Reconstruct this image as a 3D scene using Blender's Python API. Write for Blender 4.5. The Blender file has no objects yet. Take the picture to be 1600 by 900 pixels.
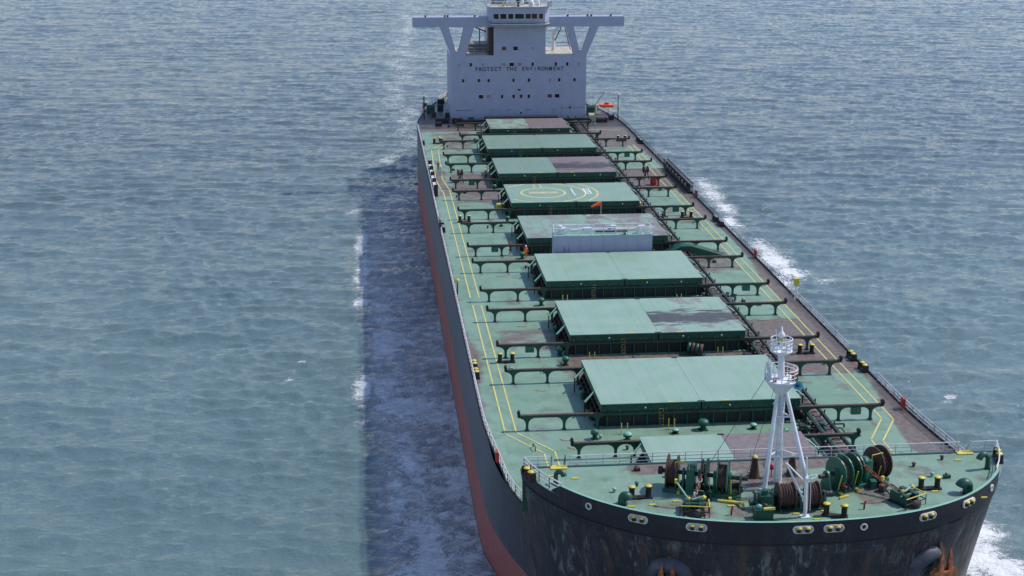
import bpy, math, random
import numpy as np
from mathutils import Vector, Matrix
random.seed(7); rng = np.random.default_rng(11)
PI = math.pi
sc = bpy.context.scene
COL = sc.collection

# ------------------------------------------------------------------ helpers
class MB:
    """collects shapes, builds ONE mesh object"""
    def __init__(s): s.v = []; s.f = []; s.m = []; s.sm = []
    def add(s, vs, fs, mi=0, smooth=False):
        b = len(s.v); s.v += [tuple(p) for p in vs]
        for f in fs:
            s.f.append(tuple(b+i for i in f)); s.m.append(mi); s.sm.append(smooth)
        return s
    def box(s, x0, x1, y0, y1, z0, z1, mi=0):
        vs = [(x, y, z) for z in (z0, z1) for y in (y0, y1) for x in (x0, x1)]
        return s.add(vs, [(0,2,3,1),(4,5,7,6),(0,1,5,4),(2,6,7,3),(0,4,6,2),(1,3,7,5)], mi)
    def bar(s, a, b, w, h=None, mi=0, up=(0,0,1)):
        h = h or w; a = Vector(a); b = Vector(b); d = (b-a).normalized(); u = Vector(up)
        if abs(d.dot(u)) > .98: u = Vector((0,1,0))
        r = d.cross(u).normalized(); u = r.cross(d)
        vs = []
        for p in (a, b):
            for i, j in ((-1,-1),(1,-1),(1,1),(-1,1)): vs.append(p+r*(w/2*i)+u*(h/2*j))
        return s.add(vs, [(0,1,2,3),(7,6,5,4),(0,4,5,1),(1,5,6,2),(2,6,7,3),(3,7,4,0)], mi)
    def cyl(s, a, b, r1, r2=None, n=10, mi=0, caps=True):
        r2 = r1 if r2 is None else r2
        a = Vector(a); b = Vector(b); d = (b-a).normalized()
        u = Vector((0,0,1)) if abs(d.z) < .9 else Vector((1,0,0))
        e = d.cross(u).normalized(); g = d.cross(e)
        vs = []
        for p, r in ((a, r1), (b, r2)):
            for k in range(n):
                t = 2*PI*k/n; vs.append(p+(e*math.cos(t)+g*math.sin(t))*r)
        s.add(vs, [(k, (k+1) % n, n+(k+1) % n, n+k) for k in range(n)], mi, n > 5)
        if caps:
            s.add(vs[:n], [tuple(range(n))[::-1]], mi); s.add(vs[n:], [tuple(range(n))], mi)
        return s
    def tube(s, pts, r, n=6, mi=0):
        for a, b in zip(pts[:-1], pts[1:]): s.cyl(a, b, r, n=n, mi=mi)
        return s
    def lathe(s, c, prof, n=14, mi=0, axis=(0,0,1), smooth=True):
        c = Vector(c); d = Vector(axis).normalized()
        u = Vector((0,0,1)) if abs(d.z) < .9 else Vector((1,0,0))
        e = d.cross(u).normalized(); g = d.cross(e)
        vs = []; fs = []
        for r, h in prof:
            for k in range(n):
                t = 2*PI*k/n; vs.append(c+d*h+(e*math.cos(t)+g*math.sin(t))*max(r, 1e-4))
        for i in range(len(prof)-1):
            for k in range(n): fs.append((i*n+k, i*n+(k+1) % n, (i+1)*n+(k+1) % n, (i+1)*n+k))
        return s.add(vs, fs, mi, smooth)
    def prism(s, poly, axis, a, b, mi=0):
        """poly in the two other axes, extruded along axis from a to b"""
        def P(p, t):
            return {'x': (t, p[0], p[1]), 'y': (p[0], t, p[1]), 'z': (p[0], p[1], t)}[axis]
        n = len(poly)
        vs = [P(p, a) for p in poly]+[P(p, b) for p in poly]
        fs = [tuple(range(n))[::-1], tuple(range(n, 2*n))]+[(k, (k+1) % n, n+(k+1) % n, n+k) for k in range(n)]
        return s.add(vs, fs, mi)
    def mesh(s, name, mats):
        me = bpy.data.meshes.new(name); me.from_pydata(s.v, [], s.f)
        for m in (mats if isinstance(mats, (list, tuple)) else [mats]): me.materials.append(m)
        me.polygons.foreach_set('material_index', s.m); me.polygons.foreach_set('use_smooth', s.sm)
        me.update()
        return me
    def split(s, name, mats, parent=None, loc=(0,0,0), rz=0, tol=.03):
        """one object for every separate piece"""
        par = list(range(len(s.v)))
        def find(i):
            while par[i] != i: par[i] = par[par[i]]; i = par[i]
            return i
        for f in s.f:
            a = find(f[0])
            for i in f[1:]: par[find(i)] = a
        isl = {}
        for i in range(len(s.v)): isl.setdefault(find(i), []).append(i)
        ks = list(isl); V = np.array(s.v); bb = [(V[isl[k]].min(0)-tol, V[isl[k]].max(0)+tol) for k in ks]
        g = list(range(len(ks)))
        def fg(i):
            while g[i] != i: g[i] = g[g[i]]; i = g[i]
            return i
        for i in range(len(ks)):
            for j in range(i):
                if (bb[i][0] <= bb[j][1]).all() and (bb[j][0] <= bb[i][1]).all(): g[fg(i)] = fg(j)
        own = {}
        for i, k in enumerate(ks):
            for v in isl[k]: own[v] = fg(i)
        out = []
        for c in sorted(set(own.values())):
            m = MB(); mp = {}
            for f, mi, sm in zip(s.f, s.m, s.sm):
                if own[f[0]] != c: continue
                for i in f:
                    if i not in mp: mp[i] = len(m.v); m.v.append(s.v[i])
                m.f.append(tuple(mp[i] for i in f)); m.m.append(mi); m.sm.append(sm)
            out.append(m.build(name, mats, parent, loc, rz))
        return out
    def build(s, name, mats, parent=None, loc=(0,0,0), rz=0):
        return inst(name, s.mesh(name, mats), parent, loc, rz)

def inst(name, me, parent=None, loc=(0,0,0), rz=0):
    o = bpy.data.objects.new(name, me); COL.objects.link(o); o.parent = parent
    o.location = loc; o.rotation_euler = (0, 0, rz)
    return o
def tag(o, label=None, cat=None, group=None, kind=None):
    if label: o['label'] = label
    if cat: o['category'] = cat
    if group: o['group'] = group
    if kind: o['kind'] = kind
    return o
def empty(name, loc=(0,0,0), rz=0):
    o = bpy.data.objects.new(name, None); COL.objects.link(o); o.location = loc; o.rotation_euler = (0,0,rz)
    return o
def sst(a, b, x):
    t = np.clip((x-a)/(b-a), 0, 1); return t*t*(3-2*t)

# ------------------------------------------------------------------ materials
class NT:
    def __init__(s, name):
        s.mat = bpy.data.materials.new(name); s.mat.use_nodes = True
        s.nt = s.mat.node_tree; s.b = s.nt.nodes['Principled BSDF']
        s.geo = s.n('ShaderNodeNewGeometry')
        s.pos = s.geo.outputs['Position']
    def n(s, t, **k):
        nd = s.nt.nodes.new(t)
        for a, b in k.items(): setattr(nd, a, b)
        return nd
    def put(s, sock, v):
        if hasattr(v, 'is_linked') or isinstance(v, bpy.types.NodeSocket): s.nt.links.new(v, sock)
        else: sock.default_value = v if not isinstance(v, tuple) or len(v) != 3 or sock.type == 'VECTOR' else (*v, 1)
    def math(s, op, a, b=0.0, c=None, clamp=False):
        nd = s.n('ShaderNodeMath', operation=op, use_clamp=clamp)
        s.put(nd.inputs[0], a); s.put(nd.inputs[1], b)
        if c is not None: s.put(nd.inputs[2], c)
        return nd.outputs[0]
    def mix(s, f, a, b):
        nd = s.n('ShaderNodeMix', data_type='RGBA'); s.put(nd.inputs[0], f); s.put(nd.inputs[6], a); s.put(nd.inputs[7], b)
        return nd.outputs[2]
    def scale(s, v, vec):
        nd = s.n('ShaderNodeVectorMath', operation='MULTIPLY'); s.put(nd.inputs[0], v); nd.inputs[1].default_value = vec
        return nd.outputs[0]
    def noise(s, scale, detail=4, rough=.6, vec=None, stretch=None, dist=0.0):
        nd = s.n('ShaderNodeTexNoise'); v = vec if vec is not None else s.pos
        if stretch: v = s.scale(v, stretch)
        s.put(nd.inputs['Vector'], v); nd.inputs['Scale'].default_value = scale
        nd.inputs['Detail'].default_value = detail; nd.inputs['Roughness'].default_value = rough
        nd.inputs['Distortion'].default_value = dist
        return nd.outputs['Fac']
    def ramp(s, x, a, b):
        nd = s.n('ShaderNodeMapRange', interpolation_type='SMOOTHSTEP'); s.put(nd.inputs[0], x)
        s.put(nd.inputs[1], a); s.put(nd.inputs[2], b)
        return nd.outputs[0]
    def bump(s, h, strength=.3, dist=.02):
        nd = s.n('ShaderNodeBump'); s.put(nd.inputs['Height'], h); nd.inputs['Strength'].default_value = strength
        nd.inputs['Distance'].default_value = dist; s.nt.links.new(nd.outputs[0], s.b.inputs['Normal'])
    def attr(s, name):
        return s.n('ShaderNodeAttribute', attribute_name=name).outputs['Fac']
    def xyz(s, v=None):
        nd = s.n('ShaderNodeSeparateXYZ'); s.put(nd.inputs[0], v if v is not None else s.pos); return nd.outputs
    def fin(s, col, rough=.5, metal=0., spec=None):
        s.put(s.b.inputs['Base Color'], col); s.put(s.b.inputs['Roughness'], rough); s.b.inputs['Metallic'].default_value = metal
        if spec is not None: s.b.inputs['Specular IOR Level'].default_value = spec
        return s.mat

def paint(name, col, stain=(.10,.055,.035), lo=.58, hi=.72, scale=1.3, rough=.5, var=.12, stretch=None, spec=None):
    """painted steel with soft tone variation and rust blotches"""
    t = NT(name)
    v = t.noise(.7, 5)
    c = t.mix(t.ramp(v, .3, .7), tuple(x*(1-var) for x in col), tuple(min(1, x*(1+var)) for x in col))
    n = t.noise(scale, 6, .68, stretch=stretch)
    c = t.mix(t.ramp(n, lo, hi), c, stain)
    return t.fin(c, rough, spec=spec)

M = {}
M['dark_green'] = paint('dark_green_paint', (.010,.070,.045), (.045,.028,.018), .54, .70, 1.6, .45)
M['coaming'] = paint('coaming_paint', (.010,.026,.020), (.030,.018,.020), .45, .62, 1.2, .6)
M['mid_green'] = paint('mid_green_paint', (.025,.13,.085), (.07,.04,.03), .56, .7, 2.5, .45)
M['light_green'] = paint('light_green_paint', (.22,.42,.32), (.10,.06,.045), .6, .75, 1.5, .5)
M['near_black'] = paint('black_brown_steel', (.018,.014,.016), (.05,.025,.02), .5, .7, 2, .6)
M['rust_brown'] = paint('rusty_brown_steel', (.085,.045,.035), (.04,.02,.018), .45, .65, 3, .75, .2)
M['rust_orange'] = paint('rust_orange_steel', (.33,.115,.04), (.13,.045,.025), .42, .65, 2.2, .8, .2)
M['yellow'] = paint('yellow_paint', (.62,.50,.07), (.25,.14,.05), .6, .75, 3, .55)
M['pale_yellow'] = paint('worn_yellow_line', (.60,.53,.16), (.25,.26,.16), .55, .72, 2.2, .6)
M['white'] = paint('white_paint', (.74,.74,.76), (.35,.18,.10), .66, .80, 2.5, .45)
M['rail_white'] = paint('weathered_white_rail', (.60,.58,.58), (.30,.19,.14), .55, .72, 1.5, .55)
M['super'] = paint('superstructure_white', (.37,.39,.495), (.33,.31,.34), .60, .78, .9, .5, .05, (1,1,.14))
M['ladder'] = paint('worn_ladder_paint', (.34,.26,.07), (.08,.05,.03), .45, .6, 4, .6)
M['cream'] = paint('cream_deck_paint', (.50,.46,.36), (.25,.16,.11), .5, .7, .9, .6)
M['glass'] = paint('dark_window_glass', (.012,.010,.012), (.03,.018,.02), .5, .8, 2, .12)
M['glass_brown'] = paint('curtained_brown_window', (.09,.05,.045), (.05,.03,.03), .5, .8, 2, .25)
M['glass_grey'] = paint('closed_grey_window', (.25,.27,.28), (.16,.17,.18), .5, .8, 2, .3)
M['red'] = paint('red_paint', (.45,.035,.03), (.2,.04,.03), .6, .8, 3, .5)
M['orange'] = paint('bright_orange', (.90,.11,.02), (.7,.10,.03), .7, .9, 3, .6)
M['cyan'] = paint('pale_blue_paint', (.16,.44,.55), (.12,.34,.44), .5, .8, 3, .4)
M['rope'] = paint('brown_rope', (.105,.058,.045), (.045,.026,.022), .4, .6, 9, .9, .2, (3,.4,.4))
M['skin'] = paint('skin', (.45,.25,.17), (.38,.2,.14), .5, .8, 3, .6)
M['navy'] = paint('dark_trousers', (.03,.03,.05), (.05,.04,.06), .5, .8, 3, .8)
M['cloth_red'] = paint('red_coverall', (.30,.035,.03), (.2,.03,.03), .5, .8, 3, .85)
M['cloth_orange'] = paint('orange_coverall', (.85,.17,.04), (.6,.12,.04), .5, .8, 3, .85)
M['cloth_pale'] = paint('pale_blue_cloth', (.45,.58,.66), (.35,.45,.55), .5, .8, 3, .85)
M['lettering'] = paint('dark_lettering', (.02,.03,.035), (.05,.06,.06), .6, .8, 3, .6)
M['grey'] = paint('grey_steel', (.22,.21,.21), (.12,.08,.07), .5, .7, 2, .6)

def hull_mat():
    t = NT('hull_paint'); x, y, z = t.xyz()
    up = t.noise(.5, 6, .65, stretch=(1, 1, .12))
    fine = t.noise(3.0, 6, .7, stretch=(1, 1, .06))
    patch = t.noise(.22, 5, .6)
    side = t.ramp(y, 34., 60.)
    blk = t.mix(t.ramp(up, .35, .7), (.012,.011,.016), (.034,.030,.040))
    blk = t.mix(side, blk, t.mix(t.ramp(up, .3, .7), (.085,.088,.105), (.150,.152,.175)))
    blk = t.mix(t.math('MULTIPLY', t.ramp(fine, .52, .75), .55), blk, (.075,.075,.085))
    bow = t.ramp(y, 44., 34.)                                  # worn zone of the bow: rust runs, scraped primer
    rn = t.noise(.9, 7, .72, stretch=(1, 1, .10), dist=.3)
    rust = t.math('MULTIPLY', t.math('MULTIPLY', t.ramp(rn, .49, .64), bow), .62)
    blk = t.mix(rust, blk, (.100,.055,.036))
    sn = t.noise(1.1, 7, .75, stretch=(1, 1, .25), dist=.8)
    scr = t.math('MULTIPLY', t.math('MULTIPLY', t.ramp(sn, .53, .60), t.ramp(patch, .40, .55)), bow)
    blk = t.mix(t.math('MULTIPLY', scr, .75), blk, (.17,.18,.175))
    vs1 = t.noise(1.6, 5, .8, stretch=(1, 1, .035))
    blk = t.mix(t.math('MULTIPLY', t.math('MULTIPLY', t.ramp(vs1, .60, .70), bow), .6), blk, (.15,.155,.155))
    fr = t.math('FRACT', t.math('DIVIDE', t.math('ADD', z, 100.), 2.75))
    blk = t.mix(t.math('MULTIPLY', t.math('LESS_THAN', fr, .03), .45), blk, (.075,.065,.065))
    pale = t.math('MULTIPLY', t.ramp(x, 9., 19.), t.math('MULTIPLY', t.ramp(z, 2.5, -6.), bow))
    blk = t.mix(t.math('MULTIPLY', pale, t.ramp(t.noise(.5, 6, .7, stretch=(1,1,.15)), .38, .62)), blk, (.22,.19,.17))
    strake = t.ramp(z, 2.72, 2.80)                              # cleaner band under the bulwark
    blk = t.mix(t.math('MULTIPLY', strake, .85), blk, (.016,.012,.020))
    red = t.mix(t.ramp(up, .3, .7), (.30,.070,.055), (.40,.115,.090))
    red = t.mix(t.math('MULTIPLY', t.ramp(fine, .5, .75), .5), red, (.25,.11,.10))
    zz = t.math('ADD', z, t.math('MULTIPLY', t.math('SUBTRACT', t.noise(.6, 4), .5), .25))
    c = t.mix(t.ramp(zz, -8.15, -8.25), blk, red)
    slime = t.ramp(zz, -13.9, -15.0)
    c = t.mix(t.math('MULTIPLY', slime, .6), c, (.09,.05,.05))
    t.bump(t.noise(.35, 3), .25, .15)
    return t.fin(c, t.math('MULTIPLY_ADD', up, .3, .38))
M['hull'] = hull_mat()

def deck_mat():
    t = NT('green_deck_paint'); x, y, z = t.xyz()
    st = t.attr('stain')
    n1 = t.noise(.35, 8, .65); n2 = t.noise(1.6, 8, .7); n3 = t.noise(.12, 3)
    g = t.mix(t.ramp(n3, .35, .65), (.170,.282,.198), (.212,.322,.240))
    g = t.mix(t.math('MULTIPLY', t.ramp(n1, .42, .66), .6), g, (.115,.212,.132))
    g = t.mix(t.math('MULTIPLY', t.ramp(n2, .54, .72), .4), g, (.26,.34,.27))
    g = t.mix(t.math('MULTIPLY', t.ramp(t.noise(.55, 7, .7, stretch=(1.6,.35,1)), .52, .7), .38), g, (.185,.195,.15))
    br = t.mix(t.ramp(n2, .35, .65), (.105,.080,.068), (.20,.155,.125))
    th = t.math('SUBTRACT', t.math('ADD', st, t.math('MULTIPLY', t.math('SUBTRACT', n1, .5), 1.1)), .5)
    c = t.mix(t.ramp(th, -.22, .22), g, br)
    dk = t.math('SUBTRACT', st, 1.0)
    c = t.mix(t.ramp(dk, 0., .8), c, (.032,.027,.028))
    # weld seams: thin darker lines on the plating
    def seam(v, per, w, off=0.):
        fr = t.math('FRACT', t.math('DIVIDE', t.math('ADD', v, 500.+off), per))
        return t.math('LESS_THAN', fr, w/per)
    s = t.math('MAXIMUM', seam(x, 3.4, .06), seam(y, 11.37, .07, 4.1))
    c = t.mix(t.math('MULTIPLY', s, t.math('MULTIPLY', t.ramp(n1, .35, .6), .42)), c, (.085,.075,.06))
    sp = t.noise(5., 3, .8)
    c = t.mix(t.math('MULTIPLY', t.ramp(sp, .70, .76), .6), c, (.09,.05,.035))
    t.bump(n2, .15, .02)
    return t.fin(c, t.math('MULTIPLY_ADD', n1, .35, .35))
M['deck'] = deck_mat()

def panel_mat(name, brown=0., coal=0., patch=0., scratch=0., tone=1.):
    """top plate of a hatch cover; coordinates of the panel itself"""
    t = NT(name); tc = t.n('ShaderNodeTexCoord').outputs['Object']; x, y, z = t.xyz(tc)
    n1 = t.noise(.3, 6, .6); n2 = t.noise(1.5, 8, .7); n4 = t.noise(.5, 4, .5, stretch=(3., .12, 1))
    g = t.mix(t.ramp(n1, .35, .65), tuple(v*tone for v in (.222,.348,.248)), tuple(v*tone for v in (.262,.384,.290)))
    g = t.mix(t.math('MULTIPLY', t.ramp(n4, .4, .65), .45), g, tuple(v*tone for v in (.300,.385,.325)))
    sp = t.ramp(t.noise(2.2, 6, .75, vec=tc), .70, .78)
    g = t.mix(t.math('MULTIPLY', sp, .5), g, (.17,.15,.13))
    if patch:
        p = t.ramp(t.noise(.32, 6, .62, vec=tc, stretch=(1.2,.8,1)), .56-.12*patch, .66-.06*patch)
        g = t.mix(t.math('MULTIPLY', p, .75), g, (.215,.175,.165))
    if scratch:
        d = t.n('ShaderNodeTexVoronoi', feature='DISTANCE_TO_EDGE'); t.put(d.inputs['Vector'], tc); d.inputs['Scale'].default_value = .28
        l = t.math('LESS_THAN', d.outputs['Distance'], .006)
        g = t.mix(t.math('MULTIPLY', t.math('MULTIPLY', l, t.ramp(t.noise(.5, 3), .52, .6)), .6), g, (.13,.16,.14))
    if brown:
        b = t.mix(t.ramp(n2, .3, .7), (.150,.110,.105), (.225,.180,.165))
        g = t.mix(t.ramp(t.noise(.45, 7, .65), .62-brown*.42, .74-brown*.30), g, b)
    if coal:
        band = t.math('SUBTRACT', 1., t.math('ABSOLUTE', t.math('DIVIDE', t.math('SUBTRACT', y, -1.2), 4.2)))
        w = t.math('MULTIPLY', t.math('ADD', band, t.math('MULTIPLY', t.math('SUBTRACT', t.noise(.55, 8, .7, vec=tc, stretch=(.5,1.8,1)), .5), 3.0)), coal)
        g = t.mix(t.math('MULTIPLY', t.ramp(w, .22, .62), .92), g, (.045,.030,.032))
    fr = t.math('FRACT', t.math('DIVIDE', t.math('ADD', x, 500.), 1.735))
    g = t.mix(t.math('MULTIPLY', t.math('LESS_THAN', fr, .035), .22+.35*bool(patch)), g, (.14,.15,.14))
    t.bump(n2, .1, .02)
    return t.fin(g, .48)

# ------------------------------------------------------------------ hull outline
ZK = np.array([-18., -15., -7.7, 0., 4., 5.])
AK = np.array([22.5, 22.5, 22.6, 22.8, 23.0, 23.0])
TK = np.array([27., 26., 23.6, 22.2, 21.15, 21.0])
BK = np.array([70., 66., 54., 48., 46., 46.])
PK = np.array([2.2, 2.3, 2.6, 2.36, 2.36, 2.36])
QK = np.array([2.2, 2.2, 2.4, 2.5, 2.5, 2.5])
def cx(y): return 1.2*(1-sst(36., 60., y))
def bow_xy(z, ph):
    A, T, B, p, q = (np.interp(z, ZK, K) for K in (AK, TK, BK, PK, QK))
    X = A*np.sin(ph)**(2/p); Y = B-(B-T)*np.cos(ph)**(2/q)
    return X, Y
def half_w(y, z):
    A, T, B, p, q = (np.interp(z, ZK, K) for K in (AK, TK, BK, PK, QK))
    u = np.clip((B-y)/(B-T), 0, 1)
    X = A*(1-u**q)**(1/p)
    s = np.clip((y-228)/50., 0, 1)                      # run of the stern
    st = 22.5*(1-.50*s**1.8)
    return np.minimum(X, st)
def hull_at(x, z):
    """y and outward normal (xy) of the hull surface at world x near the bow"""
    ph = np.linspace(.001, PI/2, 1500); X, Y = bow_xy(z, ph)
    sgn = 1 if x > 1.2 else -1
    W = sgn*X+cx(Y); i = int(np.argmin(abs(W-x)+np.where(Y > 45, 50, 0)))
    i = min(max(i, 2), 1497)
    dx, dy = W[i+1]-W[i-1], Y[i+1]-Y[i-1]; n = Vector((dy, -dx, 0)).normalized()
    if n.y > 0: n = -n
    return float(Y[i]), n

SHIP = empty('bulk_carrier', (0, 0, 0))
tag(SHIP, 'huge bulk carrier with pale green deck, nine hatches, black and red hull and white superstructure', 'ship')

def loft(levels, phs_of, aft_of, mb, mi=0, cap=False):
    rings = []
    for z in levels:
        ph = phs_of(z); X, Y = bow_xy(z, ph)
        ya = aft_of(z); xa = half_w(ya, z) if len(ya) else ya
        Xr = np.concatenate([xa[::-1], X[::-1]]); Yr = np.concatenate([ya[::-1], Y[::-1]])   # stern -> stem
        right = np.stack([Xr+cx(Yr), Yr], 1); left = np.stack([-Xr+cx(Yr), Yr], 1)[::-1]
        ring = np.concatenate([right, left[1:]])
        rings.append([(a, b, z) for a, b in ring])
    n = len(rings[0]); vs = [p for r in rings for p in r]; fs = []
    for i in range(len(rings)-1):
        for k in range(n-1): fs.append((i*n+k+1, i*n+k, (i+1)*n+k, (i+1)*n+k+1))
    mb.add(vs, fs, mi, True)
    return rings

YA = np.concatenate([np.linspace(72, 226, 32), np.linspace(229, 278, 22)])
PH = np.linspace(0, PI/2, 70)**1.0
hb = MB()
lv = [-18, -16.5, -15, -13.3, -11.6, -9.8, -8.2, -6.5, -4.8, -3.2, -1.6, 0]
rg = loft(lv, lambda z: PH, lambda z: YA, hb)
# transom
tr = [(r[0], r[-1]) for r in rg]; vs = [p for a, b in tr for p in (a, b)]
hb.add(vs, [(2*i, 2*i+1, 2*i+3, 2*i+2) for i in range(len(tr)-1)], 0)
YB = 36.2
def ph_fc(z, ymax=YB):
    ph = np.linspace(0, PI/2, 4000); X, Y = bow_xy(z, ph); e = ph[int(np.argmin(abs(Y-ymax)))]
    return np.linspace(0, e, 70)
loft([0, .8, 1.6, 2.4, 3.2, 4.0], lambda z: ph_fc(z), lambda z: np.array([]), hb)
hull = hb.build('hull', M['hull'], SHIP)
# bulwark 4..5 round the bow, with its inner face, cap and lighter edge line
bw = MB()
r4 = loft([4.0, 4.35, 4.7, 5.0], lambda z: ph_fc(z, 29.8), lambda z: np.array([]), bw, 0)
def offs(ring, d):
    o = []
    for i, p in enumerate(ring):
        a = Vector(ring[max(0, i-1)]); b = Vector(ring[min(len(ring)-1, i+1)]); t = (b-a); n = Vector((-t.y, t.x, 0)).normalized()
        c = Vector((1.2, 40, 0))
        if n.dot(c-Vector(p)) < 0: n = -n
        o.append((p[0]+n.x*d, p[1]+n.y*d, p[2]))
    return o
top = r4[-1]; inn = offs(top, .26); bot = [(p[0], p[1], 4.0) for p in inn]; n = len(top)
bw.add(top+inn, [(i, i+1, n+i+1, n+i) for i in range(n-1)], 1)
bw.add(inn+bot, [(i, i+1, n+i+1, n+i) for i in range(n-1)], 1)
# sloping ends of the bulwark down to the open part of the deck edge
for e, s in ((0, 1), (-1, -1)):
    p = Vector(r4[-1][e]); q = Vector(r4[0][e]); f = Vector((p.x+s*.55, 31.3, 4.0))
    bw.add([p, q, f, p+Vector((-s*.14, 0, 0)), q+Vector((-s*.14,0,0)), f+Vector((-s*.14,0,0))], [(0,1,2),(3,5,4),(0,2,5,3)], 0)
for k in range(4, n-4, 5):                       # stays inside the bulwark
    p = Vector(inn[k]); c = (Vector((1.2, 44, 5))-p); c.z = 0; c.normalize()
    bw.bar((p.x, p.y, 4.45), (p.x+c.x*.02, p.y+c.y*.02, 4.451), .1, .1, 1)
    bw.add([p, p+c*.55-Vector((0,0,1)), p-Vector((0,0,1))], [(0,1,2)], 1)
bul = bw.build('bulwark', [M['hull'], M['light_green']], SHIP)

# ------------------------------------------------------------------ decks with wear
def vnoise(x, y, s, seed):
    r = np.random.default_rng(seed); g = r.random((256, 256)); X = x/s; Y = y/s
    i = np.floor(X).astype(int); j = np.floor(Y).astype(int); u = X-i; v = Y-j; u = u*u*(3-2*u); v = v*v*(3-2*v)
    G = lambda a, b: g[a % 256, b % 256]
    return (G(i,j)*(1-u)+G(i+1,j)*u)*(1-v)+(G(i,j+1)*(1-u)+G(i+1,j+1)*u)*v
def bx(x, y, x0, x1, y0, y1, e=1.2):
    return sst(x0-e, x0+e, x)*(1-sst(x1-e, x1+e, x))*sst(y0-e, y0+e, y)*(1-sst(y1-e, y1+e, y))
def stain_main(x, y):
    n = vnoise(x, y, 7, 1)*.6+vnoise(x, y, 2.6, 2)*.4
    s = .20+.42*(n-.5)+.25*(vnoise(x*3, y, 5, 14)-.5)*(y > 0)
    m = lambda a, b: np.maximum(a, b)
    edge = 20.9+.7*np.sin(y*.11)-.9*sst(70, 48, y)
    s = m(s, sst(edge-.7, edge+.6, x)*.95*sst(41, 47, y))
    s = m(s, sst(21.5, 22.1, x)*1.35*sst(70, 100, y))
    s = m(s, sst(-21.7, -22.3, x)*.85*sst(52, 60, y))
    s = m(s, bx(x, y, -24, -21.0, 69, 84)*.85)
    s = m(s, bx(x, y, -11.2, 12.6, 68.2, 77.5, 1.)*1.05)
    s = m(s, bx(x, y, -12.5, -9, 72, 77, .6)*.7)
    s = m(s, bx(x, y, -18.6, -10.4, 79.6, 88.6, 1.3)*.60)
    s = m(s, bx(x, y, 12.8, 21.5, 76.4, 89.6, .8)*.95)
    s = m(s, bx(x, y, 12.8, 24, 69, 77.5, .8)*.8)
    s = m(s, bx(x, y, 12.6, 19.5, 112, 125, 1)*.6)
    s = m(s, bx(x, y, -19, -10, 157, 182, 1.5)*.66)
    s = m(s, bx(x, y, -22, -18.5, 162, 186, 1.5)*.62)
    s = m(s, bx(x, y, 11, 23, 164, 184, 1.5)*.85)
    s = m(s, bx(x, y, 11, 23, 140, 152, 1.5)*.5)
    s = m(s, bx(x, y, 11, 22, 205, 224, 1.)*.85)
    s = m(s, bx(x, y, -20, -11, 203, 224, 2.)*.58)
    for k in range(9): s = m(s, bx(x, y, 10.4, 12.9, 38, 236, .4)*.8)
    for k in range(3, 9):
        f = 54.9+(k-2)*22.74; s = m(s, bx(x, y, -10.8, 11, f-8.9, f, .6)*(.30+.12*(k > 4)))
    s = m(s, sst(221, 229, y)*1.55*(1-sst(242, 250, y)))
    s = m(s, sst(60, 200, y)*.36)
    s = m(s, sst(243, 250, y)*.45)
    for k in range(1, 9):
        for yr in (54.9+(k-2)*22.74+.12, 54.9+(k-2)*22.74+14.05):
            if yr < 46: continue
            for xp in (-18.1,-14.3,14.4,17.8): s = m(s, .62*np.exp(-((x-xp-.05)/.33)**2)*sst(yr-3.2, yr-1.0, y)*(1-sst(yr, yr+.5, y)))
    return s+.25*(vnoise(x, y, 1.3, 5)-.5)
def stain_fc(x, y):
    s = .24+.4*(vnoise(x, y, 3, 8)-.5)
    m = lambda a, b: np.maximum(a, b)
    s = m(s, bx(x, y, -11.5, 9.5, 33.6, 36.4, .5)*.75)
    s = m(s, bx(x, y, -2.6, 4.5, 29.5, 36, 1.3)*.72)
    s = m(s, bx(x, y, 7, 10.6, 25.5, 30.5, 1.)*.62)
    s = m(s, bx(x, y, -8.6, -5.6, 24.2, 28, .8)*.8)
    s = m(s, bx(x, y, -5, 4, 24, 29, 1.)*.42)
    s = m(s, bx(x, y, 9.5, 18, 30, 36, 1.)*.35)
    return s+.25*(vnoise(x, y, 1.0, 9)-.5)
def deck_sheet(name, ys, z, fn, zw, nx=110, aft=None):
    y = np.asarray(ys); w = np.array([half_w(np.array([b]), zw)[0] for b in y])
    t = np.linspace(-1, 1, nx); X = w[:, None]*t[None, :]*.9995+cx(y)[:, None]; Y = np.repeat(y[:, None], nx, 1)
    me = bpy.data.meshes.new(name); v = np.stack([X, Y, np.full_like(X, z)], -1).reshape(-1, 3)
    i = np.arange((len(y)-1)*nx).reshape(-1, nx)[:, :-1].ravel()
    f = np.stack([i, i+1, i+nx+1, i+nx], 1)
    me.from_pydata(v.tolist(), [], f.tolist()); me.materials.append(M['deck'])
    a = me.attributes.new('stain', 'FLOAT', 'POINT'); a.data.foreach_set('value', fn(X, Y).ravel().astype(np.float32))
    me.update()
    return inst(name, me, SHIP)
deck_sheet('main_deck', np.linspace(36.3, 278, 520), -.02, stain_main, 0)
deck_sheet('forecastle_deck', 21.2+(36.2-21.2)*np.linspace(0.0005, 1, 90)**1.5, 4.0, stain_fc, 4.0)
b = MB()      # break bulkhead between the main deck and the forecastle
hw = float(half_w(np.array([36.2]), 3.)[0])
b.box(-hw+1.2+.05, hw+1.2-.05, 36.0, 36.24, -.1, 3.985); b.box(-hw+1.2+.05, hw+1.2-.05, 36.0, 36.34, 3.9, 4.03)
b.build('forecastle_bulkhead', M['dark_green'], SHIP)
# gunwale bar at the main deck edge
g = MB()
yy = np.concatenate([np.linspace(36.4, 70, 24), np.linspace(75, 228, 30), np.linspace(231, 278, 18)])
for s in (1, -1):
    w = half_w(yy, 0)
    pts = [(s*(a-.03)+float(cx(b)), float(b), .06) for a, b in zip(w, yy)]
    for p, q in zip(pts[:-1], pts[1:]): g.bar(p, q, .12, .22)
g.split('gunwale', M['near_black'], SHIP)

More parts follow.
